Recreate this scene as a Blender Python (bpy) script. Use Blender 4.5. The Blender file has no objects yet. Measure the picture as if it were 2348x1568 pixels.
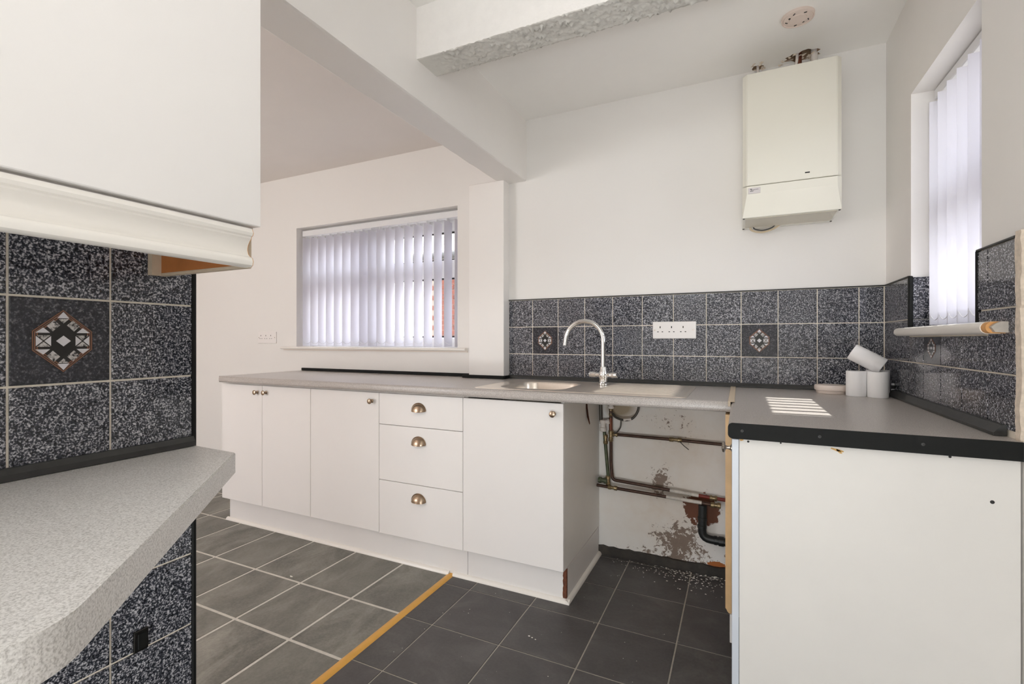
import bpy, bmesh, math, random
from mathutils import Vector, Matrix

random.seed(7)
SC = bpy.context.scene
COL = SC.collection
H = 1.155                    # eye height, metres above the kitchen floor
D = 2.545                    # back wall plane (y)
RX = 0.570                   # right wall plane (x)
LX = -1.110                  # tiled partition plane (x)
CZ = 2.433                   # kitchen ceiling

# ------------------------------------------------------------------ camera, world, sun, lights, exposure
cam_data = bpy.data.cameras.new('camera')
cam_data.sensor_width = 36.0
cam_data.sensor_fit = 'HORIZONTAL'
cam_data.lens = 1094.76 * 36.0 / 2348.0
cam_data.shift_y = -4.2 / 2348.0
cam_data.clip_start = 0.02
cam = bpy.data.objects.new('camera', cam_data)
cam.location = (0, 0, H)
cam.rotation_euler = (math.radians(90), 0, 0.444235)
COL.objects.link(cam)
SC.camera = cam

world = bpy.data.worlds.new('hazy_sky')
SC.world = world
world.use_nodes = True
wbg = world.node_tree.nodes['Background']
wbg.inputs['Color'].default_value = (0.93, 0.95, 1.0, 1)
wbg.inputs['Strength'].default_value = 6.5

SUN_EL = math.radians(43.4)
sun_data = bpy.data.lights.new('sun', 'SUN')
sun_data.energy = 10.0
sun_data.angle = math.radians(0.5)
sun_data.color = (1.0, 0.96, 0.90)
sun = bpy.data.objects.new('sun', sun_data)
sun.rotation_euler = Vector((math.cos(SUN_EL), 0.02, math.sin(SUN_EL))).to_track_quat('Z', 'Y').to_euler()
sun.location = (6, 0, 6)
COL.objects.link(sun)

def area(name, loc, aim, sx, sy, power, color):
    d = bpy.data.lights.new(name, 'AREA')
    d.shape = 'RECTANGLE'; d.size = sx; d.size_y = sy; d.energy = power; d.color = color
    o = bpy.data.objects.new(name, d)
    o.location = loc
    o.rotation_euler = (Vector(loc) - Vector(aim)).to_track_quat('Z', 'Y').to_euler()
    COL.objects.link(o)
    return o
# unseen fill lamps added out of frame to brighten both rooms evenly
area('kitchen_ceiling_fill', (-0.50, -0.75, 1.75), (-0.50, -0.55, 2.4), 0.5, 0.5, 5.5, (0.92, 0.972, 1.0))  # added fill aimed at the ceiling for soft bounced light
area('rear_low_fill', (-0.02, -1.86, 0.34), (-0.10, 0.6, 2.05), 1.1, 0.55, 42, (0.92, 0.972, 1.0))  # added low fill before the closed rear wall, lifts ceiling and gap
area('rear_high_fill', (-0.27, -1.86, 2.15), (-0.27, 2.0, 1.0), 1.5, 0.4, 5, (0.92, 0.972, 1.0))  # added high fill strip before the same closed wall
area('dining_ceiling_fill', (-3.0, -0.2, 1.75), (-3.0, 0.0, 2.4), 0.6, 0.6, 14, (1.0, 0.985, 0.97))  # added upward fill for the dining room
area('dining_rear_fill', (-4.05, -1.88, 1.25), (-3.6, 2.0, 1.25), 1.0, 1.7, 13, (0.98, 0.985, 1.0))  # added fill lamp at an assumed rear opening
glint_data = bpy.data.lights.new('boiler_glint_lamp', 'POINT')  # unseen lamp added for the small highlight on the boiler
glint_data.energy = 1.0; glint_data.shadow_soft_size = 0.05; glint_data.color = (1.0, 0.97, 0.93)
glint_lamp = bpy.data.objects.new('boiler_glint_lamp', glint_data)
glint_lamp.location = (-0.25, 0.35, 2.15)
COL.objects.link(glint_lamp)

SC.view_settings.view_transform = 'Standard'
SC.view_settings.look = 'None'
SC.view_settings.gamma = 1.0
SC.view_settings.use_curve_mapping = False
SC.view_settings.exposure = 0.27
SC.cycles.max_bounces = 14
SC.cycles.diffuse_bounces = 8
SC.cycles.glossy_bounces = 6
SC.cycles.transmission_bounces = 8
SC.cycles.transparent_max_bounces = 16
SC.cycles.sample_clamp_indirect = 6.0
SC.cycles.caustics_reflective = False
SC.cycles.caustics_refractive = False
SC.cycles.use_denoising = True

# ------------------------------------------------------------------ materials
def lin(c):
    out = []
    for v in c:
        v /= 255.0
        out.append(v / 12.92 if v <= 0.04045 else ((v + 0.055) / 1.055) ** 2.4)
    return (out[0], out[1], out[2], 1.0)

class NT:
    """small helper around one material's node tree"""
    def __init__(self, name):
        self.m = bpy.data.materials.new(name)
        self.m.use_nodes = True
        self.t = self.m.node_tree
        self.b = self.t.nodes['Principled BSDF']
        self.out = self.t.nodes['Material Output']
    def n(self, kind, **kw):
        nd = self.t.nodes.new(kind)
        for k, v in kw.items():
            setattr(nd, k, v)
        return nd
    def l(self, a, b):
        self.t.links.new(a, b)
    def coords(self, rand=True):
        tc = self.n('ShaderNodeTexCoord')
        if not rand:
            return tc.outputs['Object']
        oi = self.n('ShaderNodeObjectInfo')
        mul = self.n('ShaderNodeVectorMath', operation='SCALE')
        mul.inputs[0].default_value = (37.0, 53.0, 71.0)
        self.l(oi.outputs['Random'], mul.inputs['Scale'])
        add = self.n('ShaderNodeVectorMath', operation='ADD')
        self.l(tc.outputs['Object'], add.inputs[0])
        self.l(mul.outputs[0], add.inputs[1])
        return add.outputs[0]
    def noise(self, vec, scale, detail=2.0, rough=0.5, dist=0.0):
        nz = self.n('ShaderNodeTexNoise')
        nz.inputs['Scale'].default_value = scale
        nz.inputs['Detail'].default_value = detail
        nz.inputs['Roughness'].default_value = rough
        nz.inputs['Distortion'].default_value = dist
        self.l(vec, nz.inputs['Vector'])
        return nz.outputs['Fac']
    def ramp(self, fac, stops, interp='LINEAR'):
        r = self.n('ShaderNodeValToRGB')
        r.color_ramp.interpolation = interp
        el = r.color_ramp.elements
        while len(el) < len(stops):
            el.new(0.5)
        for e, (p, c) in zip(el, stops):
            e.position = p
            e.color = c
        self.l(fac, r.inputs['Fac'])
        return r.outputs['Color']
    def mix(self, fac, a, b, blend='MIX'):
        mx = self.n('ShaderNodeMix', data_type='RGBA', blend_type=blend)
        for sock, v in ((mx.inputs[0], fac), (mx.inputs[6], a), (mx.inputs[7], b)):
            if hasattr(v, 'is_linked'):
                self.l(v, sock)
            else:
                sock.default_value = v
        return mx.outputs[2]
    def math(self, op, a, b=0.0):
        nd = self.n('ShaderNodeMath', operation=op)
        for sock, v in ((nd.inputs[0], a), (nd.inputs[1], b)):
            if hasattr(v, 'is_linked'):
                self.l(v, sock)
            else:
                sock.default_value = v
        return nd.outputs[0]
    def bump(self, h, strength=0.2, dist=0.002):
        bp = self.n('ShaderNodeBump')
        bp.inputs['Strength'].default_value = strength
        bp.inputs['Distance'].default_value = dist
        self.l(h, bp.inputs['Height'])
        self.l(bp.outputs[0], self.b.inputs['Normal'])
    def set(self, color=None, rough=None, metal=None, coat=None, spec=None):
        for key, v in (('Base Color', color), ('Roughness', rough), ('Metallic', metal), ('Coat Weight', coat), ('Specular IOR Level', spec)):
            if v is None:
                continue
            if hasattr(v, 'is_linked'):
                self.l(v, self.b.inputs[key])
            else:
                self.b.inputs[key].default_value = v
        return self
    def spot(self, centre, radius):
        """1 at centre falling to 0 at the ellipsoid radius, in object space"""
        tc = self.n('ShaderNodeTexCoord')
        sub = self.n('ShaderNodeVectorMath', operation='SUBTRACT')
        self.l(tc.outputs['Object'], sub.inputs[0]); sub.inputs[1].default_value = centre
        div = self.n('ShaderNodeVectorMath', operation='DIVIDE')
        self.l(sub.outputs[0], div.inputs[0]); div.inputs[1].default_value = radius
        ln = self.n('ShaderNodeVectorMath', operation='LENGTH')
        self.l(div.outputs[0], ln.inputs[0])
        s = self.math('SUBTRACT', 1.0, ln.outputs['Value'])
        return self.math('MAXIMUM', s, 0.0)

def plain(name, rgb, rough=0.5, metal=0.0, coat=0.0, grain=0.0, gscale=30.0, bump=0.0, bscale=200.0):
    n = NT(name)
    c = lin(rgb)
    if grain:
        v = n.coords()
        f = n.noise(v, gscale, 4.0, 0.6)
        lo = tuple(x * (1 - grain) for x in c[:3]) + (1,)
        hi = tuple(min(1, x * (1 + grain)) for x in c[:3]) + (1,)
        n.set(color=n.ramp(f, [(0.3, lo), (0.7, hi)]))
    else:
        n.set(color=c)
    n.set(rough=rough, metal=metal, coat=coat)
    if bump:
        n.bump(n.noise(n.coords(), bscale, 3.0), bump, 0.002)
    return n.m

M = {}
WALL = lin((229, 222, 214))
def wall_material():
    n = NT('wall_paint')
    v = n.coords(False)
    col = n.mix(n.noise(v, 2.2, 3.0), lin((232, 229, 226)), lin((236, 234, 231)))
    # flaked paint and damp plaster low on the back wall, between the cupboards
    fine = n.noise(v, 42.0, 8.0, 0.75, 0.5)
    coarse = n.noise(v, 11.0, 5.0, 0.6, 0.3)
    damp = n.math('MAXIMUM', n.spot((-0.36, D, 0.30), (0.42, 0.3, 0.40)), n.spot((-0.20, D, 0.62), (0.55, 0.3, 0.35)))
    col = n.mix(n.math('MULTIPLY', damp, n.math('MULTIPLY', coarse, 0.9)), col, lin((205, 184, 160)))
    flake = n.math('MAXIMUM', n.spot((-0.27, D, 0.125), (0.20, 0.3, 0.20)), n.spot((-0.36, D, 0.43), (0.10, 0.3, 0.13)))
    flake = n.math('MAXIMUM', flake, n.math('MULTIPLY', n.spot((-0.28, D, 0.06), (0.36, 0.3, 0.09)), 0.8))
    flake = n.math('MAXIMUM', flake, n.math('MULTIPLY', n.spot((-0.32, D, 0.72), (0.22, 0.3, 0.12)), 0.45))
    th = n.math('ADD', n.math('MULTIPLY', flake, 0.26), n.math('ADD', n.math('MULTIPLY', fine, 0.72), n.math('MULTIPLY', coarse, 0.40)))
    gate = n.math('GREATER_THAN', flake, 0.02)
    mask = n.math('MULTIPLY', n.math('GREATER_THAN', th, 0.715), gate)
    col = n.mix(mask, col, n.mix(fine, lin((150, 132, 118)), lin((120, 104, 94))))
    # broken brick-coloured patch round the waste pipe, rust at the skirting
    br = n.math('GREATER_THAN', n.math('ADD', n.spot((-0.165, D, 0.315), (0.125, 0.3, 0.125)), n.math('MULTIPLY', n.math('SUBTRACT', n.math('ADD', n.math('MULTIPLY', fine, 0.5), n.math('MULTIPLY', coarse, 0.5)), 0.5), 1.9)), 0.38)
    col = n.mix(br, col, n.mix(coarse, lin((120, 66, 40)), lin((92, 60, 42))))
    rs = n.math('GREATER_THAN', n.math('ADD', n.spot((-0.10, D, 0.052), (0.075, 0.3, 0.028)), n.math('MULTIPLY', n.math('SUBTRACT', fine, 0.5), 1.1)), 0.42)
    col = n.mix(rs, col, lin((170, 100, 50)))
    # yellow stain by the tap tails
    st = n.math('MULTIPLY', n.spot((-0.575, D, 0.80), (0.10, 0.3, 0.075)), 1.6)
    col = n.mix(n.math('MINIMUM', st, 0.8), col, lin((140, 116, 72)))
    n.set(color=col, rough=0.55, spec=0.35)
    hgt = n.math('ADD', n.math('MULTIPLY', n.noise(v, 26.0, 4.0), 0.6), n.math('MULTIPLY', mask, -0.5))
    n.bump(hgt, 0.25, 0.004)
    return n.m
M['wall'] = wall_material()
M['wall_dining'] = plain('dining_wall_paint', (230, 220, 211), 0.6, grain=0.03, gscale=2.0, bump=0.15, bscale=30)
M['paint'] = plain('white_wall_paint', (239, 236, 233), 0.5, grain=0.02, gscale=2.0, bump=0.22, bscale=24)
M['ceiling'] = plain('ceiling_paint', (245, 243, 240), 0.45, grain=0.02, gscale=2.0, bump=0.25, bscale=18)
M['ceiling_dining'] = plain('dining_ceiling_paint', (228, 222, 218), 0.6, grain=0.02, gscale=2.0, bump=0.2, bscale=60)
M['artex'] = plain('artex_paint', (226, 224, 218), 0.4, grain=0.03, gscale=60, bump=0.3, bscale=140)
M['white'] = plain('white_cupboard_paint', (236, 233, 231), 0.38, grain=0.012, gscale=3)
M['white_side'] = plain('white_panel_paint', (235, 233, 229), 0.45, grain=0.02, gscale=5, bump=0.08, bscale=40)
M['white_side_toned'] = plain('white_panel_paint_toned', (224, 221, 217), 0.45, grain=0.02, gscale=5, bump=0.08, bscale=40)  # same panel paint, darkened to offset strong lamp light on the end panel
M['plinth'] = plain('plinth_paint', (230, 227, 225), 0.5, grain=0.015, gscale=4)
M['gloss'] = plain('white_gloss_paint', (236, 232, 226), 0.25)
M['upvc'] = plain('white_plastic_frame', (228, 228, 230), 0.3)
M['gasket'] = plain('black_gasket', (22, 22, 24), 0.5)
M['door_bluelit'] = plain('white_door_bluelit', (206, 212, 222), 0.35)  # white door with bluish window light put into its colour
M['beige'] = plain('beige_wood_edge', (214, 180, 134), 0.45, grain=0.08, gscale=14)
M['raw'] = plain('raw_chipboard', (104, 58, 36), 0.8, grain=0.4, gscale=60)
M['mdf'] = plain('brown_mdf', (176, 110, 58), 0.6, grain=0.12, gscale=25)
M['mdf_pale'] = plain('pale_board_edge', (206, 190, 168), 0.6, grain=0.06, gscale=50)
M['orange'] = plain('orange_worn_wood', (214, 158, 98), 0.6, grain=0.18, gscale=40)
M['grey_end'] = plain('worn_grey_end', (188, 180, 170), 0.6, grain=0.12, gscale=60)
M['black'] = plain('black_edging', (22, 23, 22), 0.6, grain=0.1, gscale=50)
M['black_gloss'] = plain('black_glaze', (18, 17, 16), 0.2)
M['black'].node_tree.nodes['Principled BSDF'].inputs['Specular IOR Level'].default_value = 0.2
M['trim'] = plain('charcoal_trim', (52, 52, 51), 0.45, grain=0.15, gscale=40)
M['grouting'] = plain('cream_grout', (240, 231, 217), 0.8, grain=0.06, gscale=80)
M['grout_floor'] = plain('pale_floor_grout', (216, 212, 205), 0.85, grain=0.08, gscale=60)
M['grout_dark'] = plain('kitchen_floor_grout', (176, 170, 160), 0.85, grain=0.12, gscale=60)
M['brass'] = plain('gold_strip', (226, 172, 84), 0.38, 0.35, grain=0.06, gscale=30)
M['chrome'] = plain('chrome', (226, 226, 226), 0.08, 1.0)
M['steel'] = plain('brushed_steel', (238, 228, 216), 0.28, 0.68, grain=0.03, gscale=90)
M['bronze'] = plain('antique_bronze', (168, 148, 128), 0.28, 1.0)
M['nickel'] = plain('dull_nickel', (186, 176, 164), 0.25, 1.0)
M['boiler'] = plain('cream_enamel', (226, 223, 211), 0.22, coat=0.4)
M['boiler_under'] = plain('cream_enamel_underside', (214, 208, 192), 0.4)
M['pink'] = plain('aged_plastic', (226, 210, 200), 0.5)
M['cream_plastic'] = plain('cream_plastic', (236, 222, 212), 0.45)
M['socket'] = plain('white_socket_plastic', (238, 234, 232), 0.3)
M['dark'] = plain('dark_slot', (24, 22, 20), 0.6)
M['silver'] = plain('silver_badge', (196, 190, 190), 0.35, 0.4)
M['paper'] = plain('white_paper', (250, 249, 250), 0.85, bump=0.05, bscale=300)
M['copper'] = plain('tarnished_copper', (74, 52, 42), 0.45, 0.4, grain=0.3, gscale=40)
M['copper_red'] = plain('red_copper', (116, 66, 46), 0.45, 0.4, grain=0.2, gscale=40)
M['green_pipe'] = plain('greened_copper', (82, 88, 68), 0.5, 0.4, grain=0.25, gscale=50)
M['brassy'] = plain('dull_brass_fitting', (140, 122, 92), 0.35, 0.7, grain=0.25, gscale=90)
M['pipe_paint'] = plain('paint_daubed_pipe', (196, 190, 182), 0.5, grain=0.2, gscale=40)
M['waste'] = plain('black_waste_plastic', (26, 28, 28), 0.4)
M['fitting_white'] = plain('white_fitting_plastic', (222, 214, 208), 0.5)
M['hose'] = plain('braided_grey_hose', (74, 70, 64), 0.45, 0.3)
M['red'] = plain('red_pipe_paint', (120, 44, 32), 0.5)
M['flake'] = plain('paint_flake', (244, 241, 234), 0.8)
M['cable'] = plain('cream_cable', (214, 196, 166), 0.5)
M['skirt'] = plain('dirty_skirting', (52, 46, 40), 0.6, grain=0.6, gscale=12)
M['hole'] = plain('ceiling_void', (26, 18, 12), 0.9, grain=0.5, gscale=30)
M['rebate'] = plain('torn_plaster', (150, 122, 96), 0.9, grain=0.2, gscale=60)
M['brick'] = plain('red_brick', (112, 62, 50), 0.9, grain=0.2, gscale=20)
M['mortar'] = plain('mortar', (140, 130, 120), 0.9)
M['roof'] = plain('grey_roof_tile', (150, 142, 136), 0.8, grain=0.3, gscale=8)
M['leaf'] = plain('green_leaf', (92, 118, 52), 0.6, grain=0.35, gscale=3)
M['fence'] = plain('brown_fence', (92, 74, 58), 0.8, grain=0.2, gscale=8)
M['ground'] = plain('paving', (150, 146, 138), 0.9, grain=0.15, gscale=3)

def granite(name, lo, mid, hi, p0, p1, p2):
    n = NT(name)
    v = n.coords()
    f = n.math('ADD', n.math('MULTIPLY', n.noise(v, 290.0, 2.0, 0.6), 0.62), n.math('MULTIPLY', n.noise(v, 135.0, 3.0, 0.6), 0.38))
    col = n.ramp(f, [(p0, lin(lo)), (p1, lin(mid)), (p2, lin(hi))])
    cl = n.noise(v, 9.0, 2.0)
    col = n.mix(n.math('MULTIPLY', cl, 0.35), col, lin((34, 36, 46)))
    n.set(color=col, rough=0.09, spec=0.45)
    return n.m
M['granite'] = granite('speckled_granite_glaze', (22, 24, 29), (66, 69, 78), (214, 213, 219), 0.40, 0.50, 0.62)
M['granite_dim'] = granite('dark_speckled_glaze', (28, 29, 34), (54, 55, 62), (146, 146, 152), 0.40, 0.53, 0.72)
M['speckle'] = granite('pale_speckled_glaze', (30, 28, 28), (176, 172, 168), (226, 222, 220), 0.40, 0.46, 0.60)
M['motif_brown'] = plain('copper_brown_line', (134, 92, 72), 0.25)
M['motif_white'] = plain('white_glaze', (216, 214, 218), 0.15)
M['motif_dark'] = plain('brown_black_glaze', (32, 24, 22), 0.15)

def worktop(name, c0, c1, c2, rough):
    n = NT(name)
    v = n.coords(False)
    f = n.noise(v, 420.0, 2.0, 0.6)
    col = n.ramp(f, [(0.33, lin(c0)), (0.5, lin(c1)), (0.68, lin(c2))])
    col = n.mix(n.math('MULTIPLY', n.noise(v, 5.0, 4.0), 0.25), col, lin((170, 160, 152)))
    n.set(color=col, rough=rough, spec=0.5)
    return n.m
M['worktop'] = worktop('grey_speckled_laminate', (150, 143, 139), (183, 177, 173), (208, 203, 199), 0.30)
M['worktop_pale'] = worktop('pale_grey_speckled_laminate', (184, 181, 178), (222, 220, 217), (240, 238, 236), 0.42)

def slate(name, c0, c1, c2, tint, stretch, rough):
    n = NT(name)
    v = n.coords()
    mp = n.n('ShaderNodeMapping')
    mp.inputs['Scale'].default_value = stretch
    mp.inputs['Rotation'].default_value = (0, 0, 0.5)
    n.l(v, mp.inputs['Vector'])
    f = n.noise(mp.outputs[0], 4.2, 6.0, 0.62, 0.6)
    col = n.ramp(f, [(0.28, lin(c0)), (0.5, lin(c1)), (0.72, lin(c2))])
    f2 = n.noise(v, 90.0, 4.0, 0.7)
    col = n.mix(0.25, col, n.ramp(f2, [(0.3, lin(c0)), (0.7, lin(c2))]))
    oi = n.n('ShaderNodeObjectInfo')
    col = n.mix(n.math('MULTIPLY', oi.outputs['Random'], 0.45), col, lin(tint))
    n.set(color=col, rough=rough, spec=0.4)
    n.bump(f2, 0.08, 0.001)
    return n.m
M['slate'] = slate('dark_slate_tile', (60, 58, 58), (82, 80, 79), (110, 108, 106), (80, 76, 78), (1, 1.4, 1), 0.42)
M['slate_grey'] = slate('grey_marbled_tile', (78, 77, 73), (122, 120, 114), (166, 163, 155), (122, 120, 114), (1.7, 0.8, 1), 0.5)

def fabric():
    n = NT('blind_fabric')
    n.set(color=lin((236, 235, 240)), rough=0.8, spec=0.2)
    tr = n.n('ShaderNodeBsdfTranslucent')
    tr.inputs['Color'].default_value = lin((232, 231, 240))
    mx = n.n('ShaderNodeMixShader')
    mx.inputs[0].default_value = 0.30
    n.l(n.b.outputs[0], mx.inputs[1]); n.l(tr.outputs[0], mx.inputs[2])
    n.l(mx.outputs[0], n.out.inputs['Surface'])
    return n.m
M['fabric'] = fabric()

def glass():
    n = NT('window_glass')
    t = n.n('ShaderNodeBsdfTransparent')
    t.inputs['Color'].default_value = (0.96, 0.97, 0.97, 1)
    g = n.n('ShaderNodeBsdfGlossy')
    g.inputs['Roughness'].default_value = 0.02
    mx = n.n('ShaderNodeMixShader')
    mx.inputs[0].default_value = 0.06
    n.l(t.outputs[0], mx.inputs[1]); n.l(g.outputs[0], mx.inputs[2])
    n.l(mx.outputs[0], n.out.inputs['Surface'])
    return n.m
M['glass'] = glass()

# ------------------------------------------------------------------ building helpers
ORG = {}
def origin(o):
    return ORG.get(o.name, Vector((0, 0, 0)))

def obj(name, bm, mats, parent=None, at=None, smooth=False):
    """link a bmesh given in world coordinates as one object; children sit at their parent's origin"""
    if not isinstance(mats, (list, tuple)):
        mats = [mats]
    base = origin(parent) if parent is not None else Vector(at or (0, 0, 0))
    bmesh.ops.translate(bm, verts=bm.verts, vec=-base)
    bmesh.ops.recalc_face_normals(bm, faces=bm.faces)
    me = bpy.data.meshes.new(name)
    bm.to_mesh(me); bm.free()
    for m in mats:
        me.materials.append(M[m] if isinstance(m, str) else m)
    if smooth:
        for p in me.polygons:
            p.use_smooth = True
        try:
            me.set_sharp_from_angle(angle=math.radians(40))
        except Exception:
            pass
    o = bpy.data.objects.new(name, me)
    if parent is None:
        o.location = base
    else:
        o.parent = parent
    COL.objects.link(o)
    ORG[o.name] = base
    return o

def tag(o, label, cat, group=None):
    o['label'] = label; o['category'] = cat
    if group:
        o['group'] = group
    return o

def thing(name, at, label, cat, group=None):
    o = bpy.data.objects.new(name, None)
    o.empty_display_size = 0.05
    o.location = at
    COL.objects.link(o)
    ORG[o.name] = Vector(at)
    return tag(o, label, cat, group)

def structure(o):
    o['kind'] = 'structure'
    return o

def quad_box(bm, x0, x1, y0, y1, z0, z1, mi=0):
    vs = [bm.verts.new(p) for p in ((x0, y0, z0), (x1, y0, z0), (x1, y1, z0), (x0, y1, z0),
                                    (x0, y0, z1), (x1, y0, z1), (x1, y1, z1), (x0, y1, z1))]
    for f in ((0, 3, 2, 1), (4, 5, 6, 7), (0, 1, 5, 4), (1, 2, 6, 5), (2, 3, 7, 6), (3, 0, 4, 7)):
        bm.faces.new([vs[i] for i in f]).material_index = mi
    return vs

def boxes(*bs, bevel=0.0, seg=1):
    bm = bmesh.new()
    for b in bs:
        quad_box(bm, *b)
    if bevel:
        bmesh.ops.bevel(bm, geom=list(bm.edges), offset=bevel, segments=seg, affect='EDGES', profile=0.5)
    return bm

def box(name, b, mat, parent=None, bevel=0.0, seg=1, at=None):
    return obj(name, boxes(b, bevel=bevel, seg=seg), mat, parent, at=at, smooth=seg > 1)

def prism(bm, pts, axis, a0, a1):
    """extrude a 2-D outline along an axis: 'x' takes (y,z), 'y' takes (x,z), 'z' takes (x,y)"""
    def p3(p, a):
        return {'x': (a, p[0], p[1]), 'y': (p[0], a, p[1]), 'z': (p[0], p[1], a)}[axis]
    A = [bm.verts.new(p3(p, a0)) for p in pts]
    B = [bm.verts.new(p3(p, a1)) for p in pts]
    n = len(pts)
    bm.faces.new(A); bm.faces.new(B[::-1])
    for i in range(n):
        bm.faces.new((A[i], B[i], B[(i + 1) % n], A[(i + 1) % n]))
    return bm

def tube(bm, path, r, seg=12, cap=True):
    path = [Vector(p) for p in path]
    rings = []
    up = None
    for i, p in enumerate(path):
        d = (path[min(i + 1, len(path) - 1)] - path[max(i - 1, 0)]).normalized()
        if up is None:
            up = d.orthogonal().normalized()
        else:
            up = (up - d * up.dot(d)).normalized()
        s = d.cross(up)
        rr = r[i] if isinstance(r, (list, tuple)) else r
        rings.append([bm.verts.new(p + (up * math.cos(2 * math.pi * k / seg) + s * math.sin(2 * math.pi * k / seg)) * rr) for k in range(seg)])
    for a, b in zip(rings, rings[1:]):
        for k in range(seg):
            bm.faces.new((a[k], a[(k + 1) % seg], b[(k + 1) % seg], b[k]))
    if cap:
        bm.faces.new(rings[0][::-1]); bm.faces.new(rings[-1])
    return bm

def lathe(bm, prof, centre, axis, seg=24):
    """revolve (radius, height) pairs round an axis through centre"""
    ax = Vector(axis).normalized()
    u = ax.orthogonal().normalized(); w = ax.cross(u); c = Vector(centre)
    rings = []
    for r, h in prof:
        if r < 1e-6:
            rings.append([bm.verts.new(c + ax * h)])
        else:
            rings.append([bm.verts.new(c + ax * h + (u * math.cos(2 * math.pi * k / seg) + w * math.sin(2 * math.pi * k / seg)) * r) for k in range(seg)])
    for a, b in zip(rings, rings[1:]):
        for k in range(seg):
            k2 = (k + 1) % seg
            if len(a) == 1 and len(b) == 1:
                continue
            if len(a) == 1:
                bm.faces.new((a[0], b[k2], b[k]))
            elif len(b) == 1:
                bm.faces.new((a[k], a[k2], b[0]))
            else:
                bm.faces.new((a[k], a[k2], b[k2], b[k]))
    return bm

def arc(c, r, a0, a1, n):
    return [(c[0] + r * math.cos(a0 + (a1 - a0) * i / n), c[1] + r * math.sin(a0 + (a1 - a0) * i / n)) for i in range(n + 1)]

def smooth_path(pts, n=6):
    """Catmull-Rom through the points"""
    P = [Vector(p) for p in pts]
    P = [P[0]] + P + [P[-1]]
    out = []
    for i in range(1, len(P) - 2):
        for k in range(n):
            t = k / n
            a, b, c, d = P[i - 1], P[i], P[i + 1], P[i + 2]
            out.append(0.5 * ((2 * b) + (c - a) * t + (2 * a - 5 * b + 4 * c - d) * t * t + (3 * b - a - 3 * c + d) * t ** 3))
    out.append(P[-2])
    return out

def elbow_path(pts, r=0.03, n=5):
    """polyline with rounded corners"""
    P = [Vector(p) for p in pts]
    out = [P[0]]
    for i in range(1, len(P) - 1):
        a = (P[i - 1] - P[i]).normalized(); b = (P[i + 1] - P[i]).normalized()
        p0, p1 = P[i] + a * r, P[i] + b * r
        for k in range(n + 1):
            t = k / n
            out.append((1 - t) ** 2 * p0 + 2 * t * (1 - t) * P[i] + t * t * p1)
    out.append(P[-1])
    return out

# tiles: one chamfered slab mesh per size and facing, shared between the alike ones
TILE_MESH = {}
AX = {'-y': (Vector((1, 0, 0)), Vector((0, 0, 1)), Vector((0, -1, 0))),
      '-x': (Vector((0, 1, 0)), Vector((0, 0, 1)), Vector((-1, 0, 0))),
      '+x': (Vector((0, 1, 0)), Vector((0, 0, 1)), Vector((1, 0, 0))),
      '+z': (Vector((1, 0, 0)), Vector((0, 1, 0)), Vector((0, 0, 1)))}
def tile_mesh(w, h, th, ch, face, mat):
    key = (round(w, 4), round(h, 4), th, face, mat)
    if key in TILE_MESH:
        return TILE_MESH[key]
    U, V, N = AX[face]
    bm = bmesh.new()
    def ring(i, d):
        return [bm.verts.new(U * (sx * (w / 2 - i)) + V * (sy * (h / 2 - i)) + N * d) for sx, sy in ((-1, -1), (1, -1), (1, 1), (-1, 1))]
    r0, r1, r2 = ring(0, -0.002), ring(0, th - ch), ring(ch, th)
    for a, b in ((r0, r1), (r1, r2)):
        for k in range(4):
            bm.faces.new((a[k], a[(k + 1) % 4], b[(k + 1) % 4], b[k]))
    bm.faces.new(r2)
    bmesh.ops.recalc_face_normals(bm, faces=bm.faces)
    me = bpy.data.meshes.new('tile')
    bm.to_mesh(me); bm.free()
    me.materials.append(M[mat])
    TILE_MESH[key] = me
    return me

def tile(parent, c, w, h, face, mat='granite', th=0.007, ch=0.0012):
    o = bpy.data.objects.new('tile', tile_mesh(w, h, th, ch, face, mat))
    COL.objects.link(o)
    o.parent = parent
    o.location = Vector(c) - origin(parent)
    ORG[o.name] = Vector(c)
    return o

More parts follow.
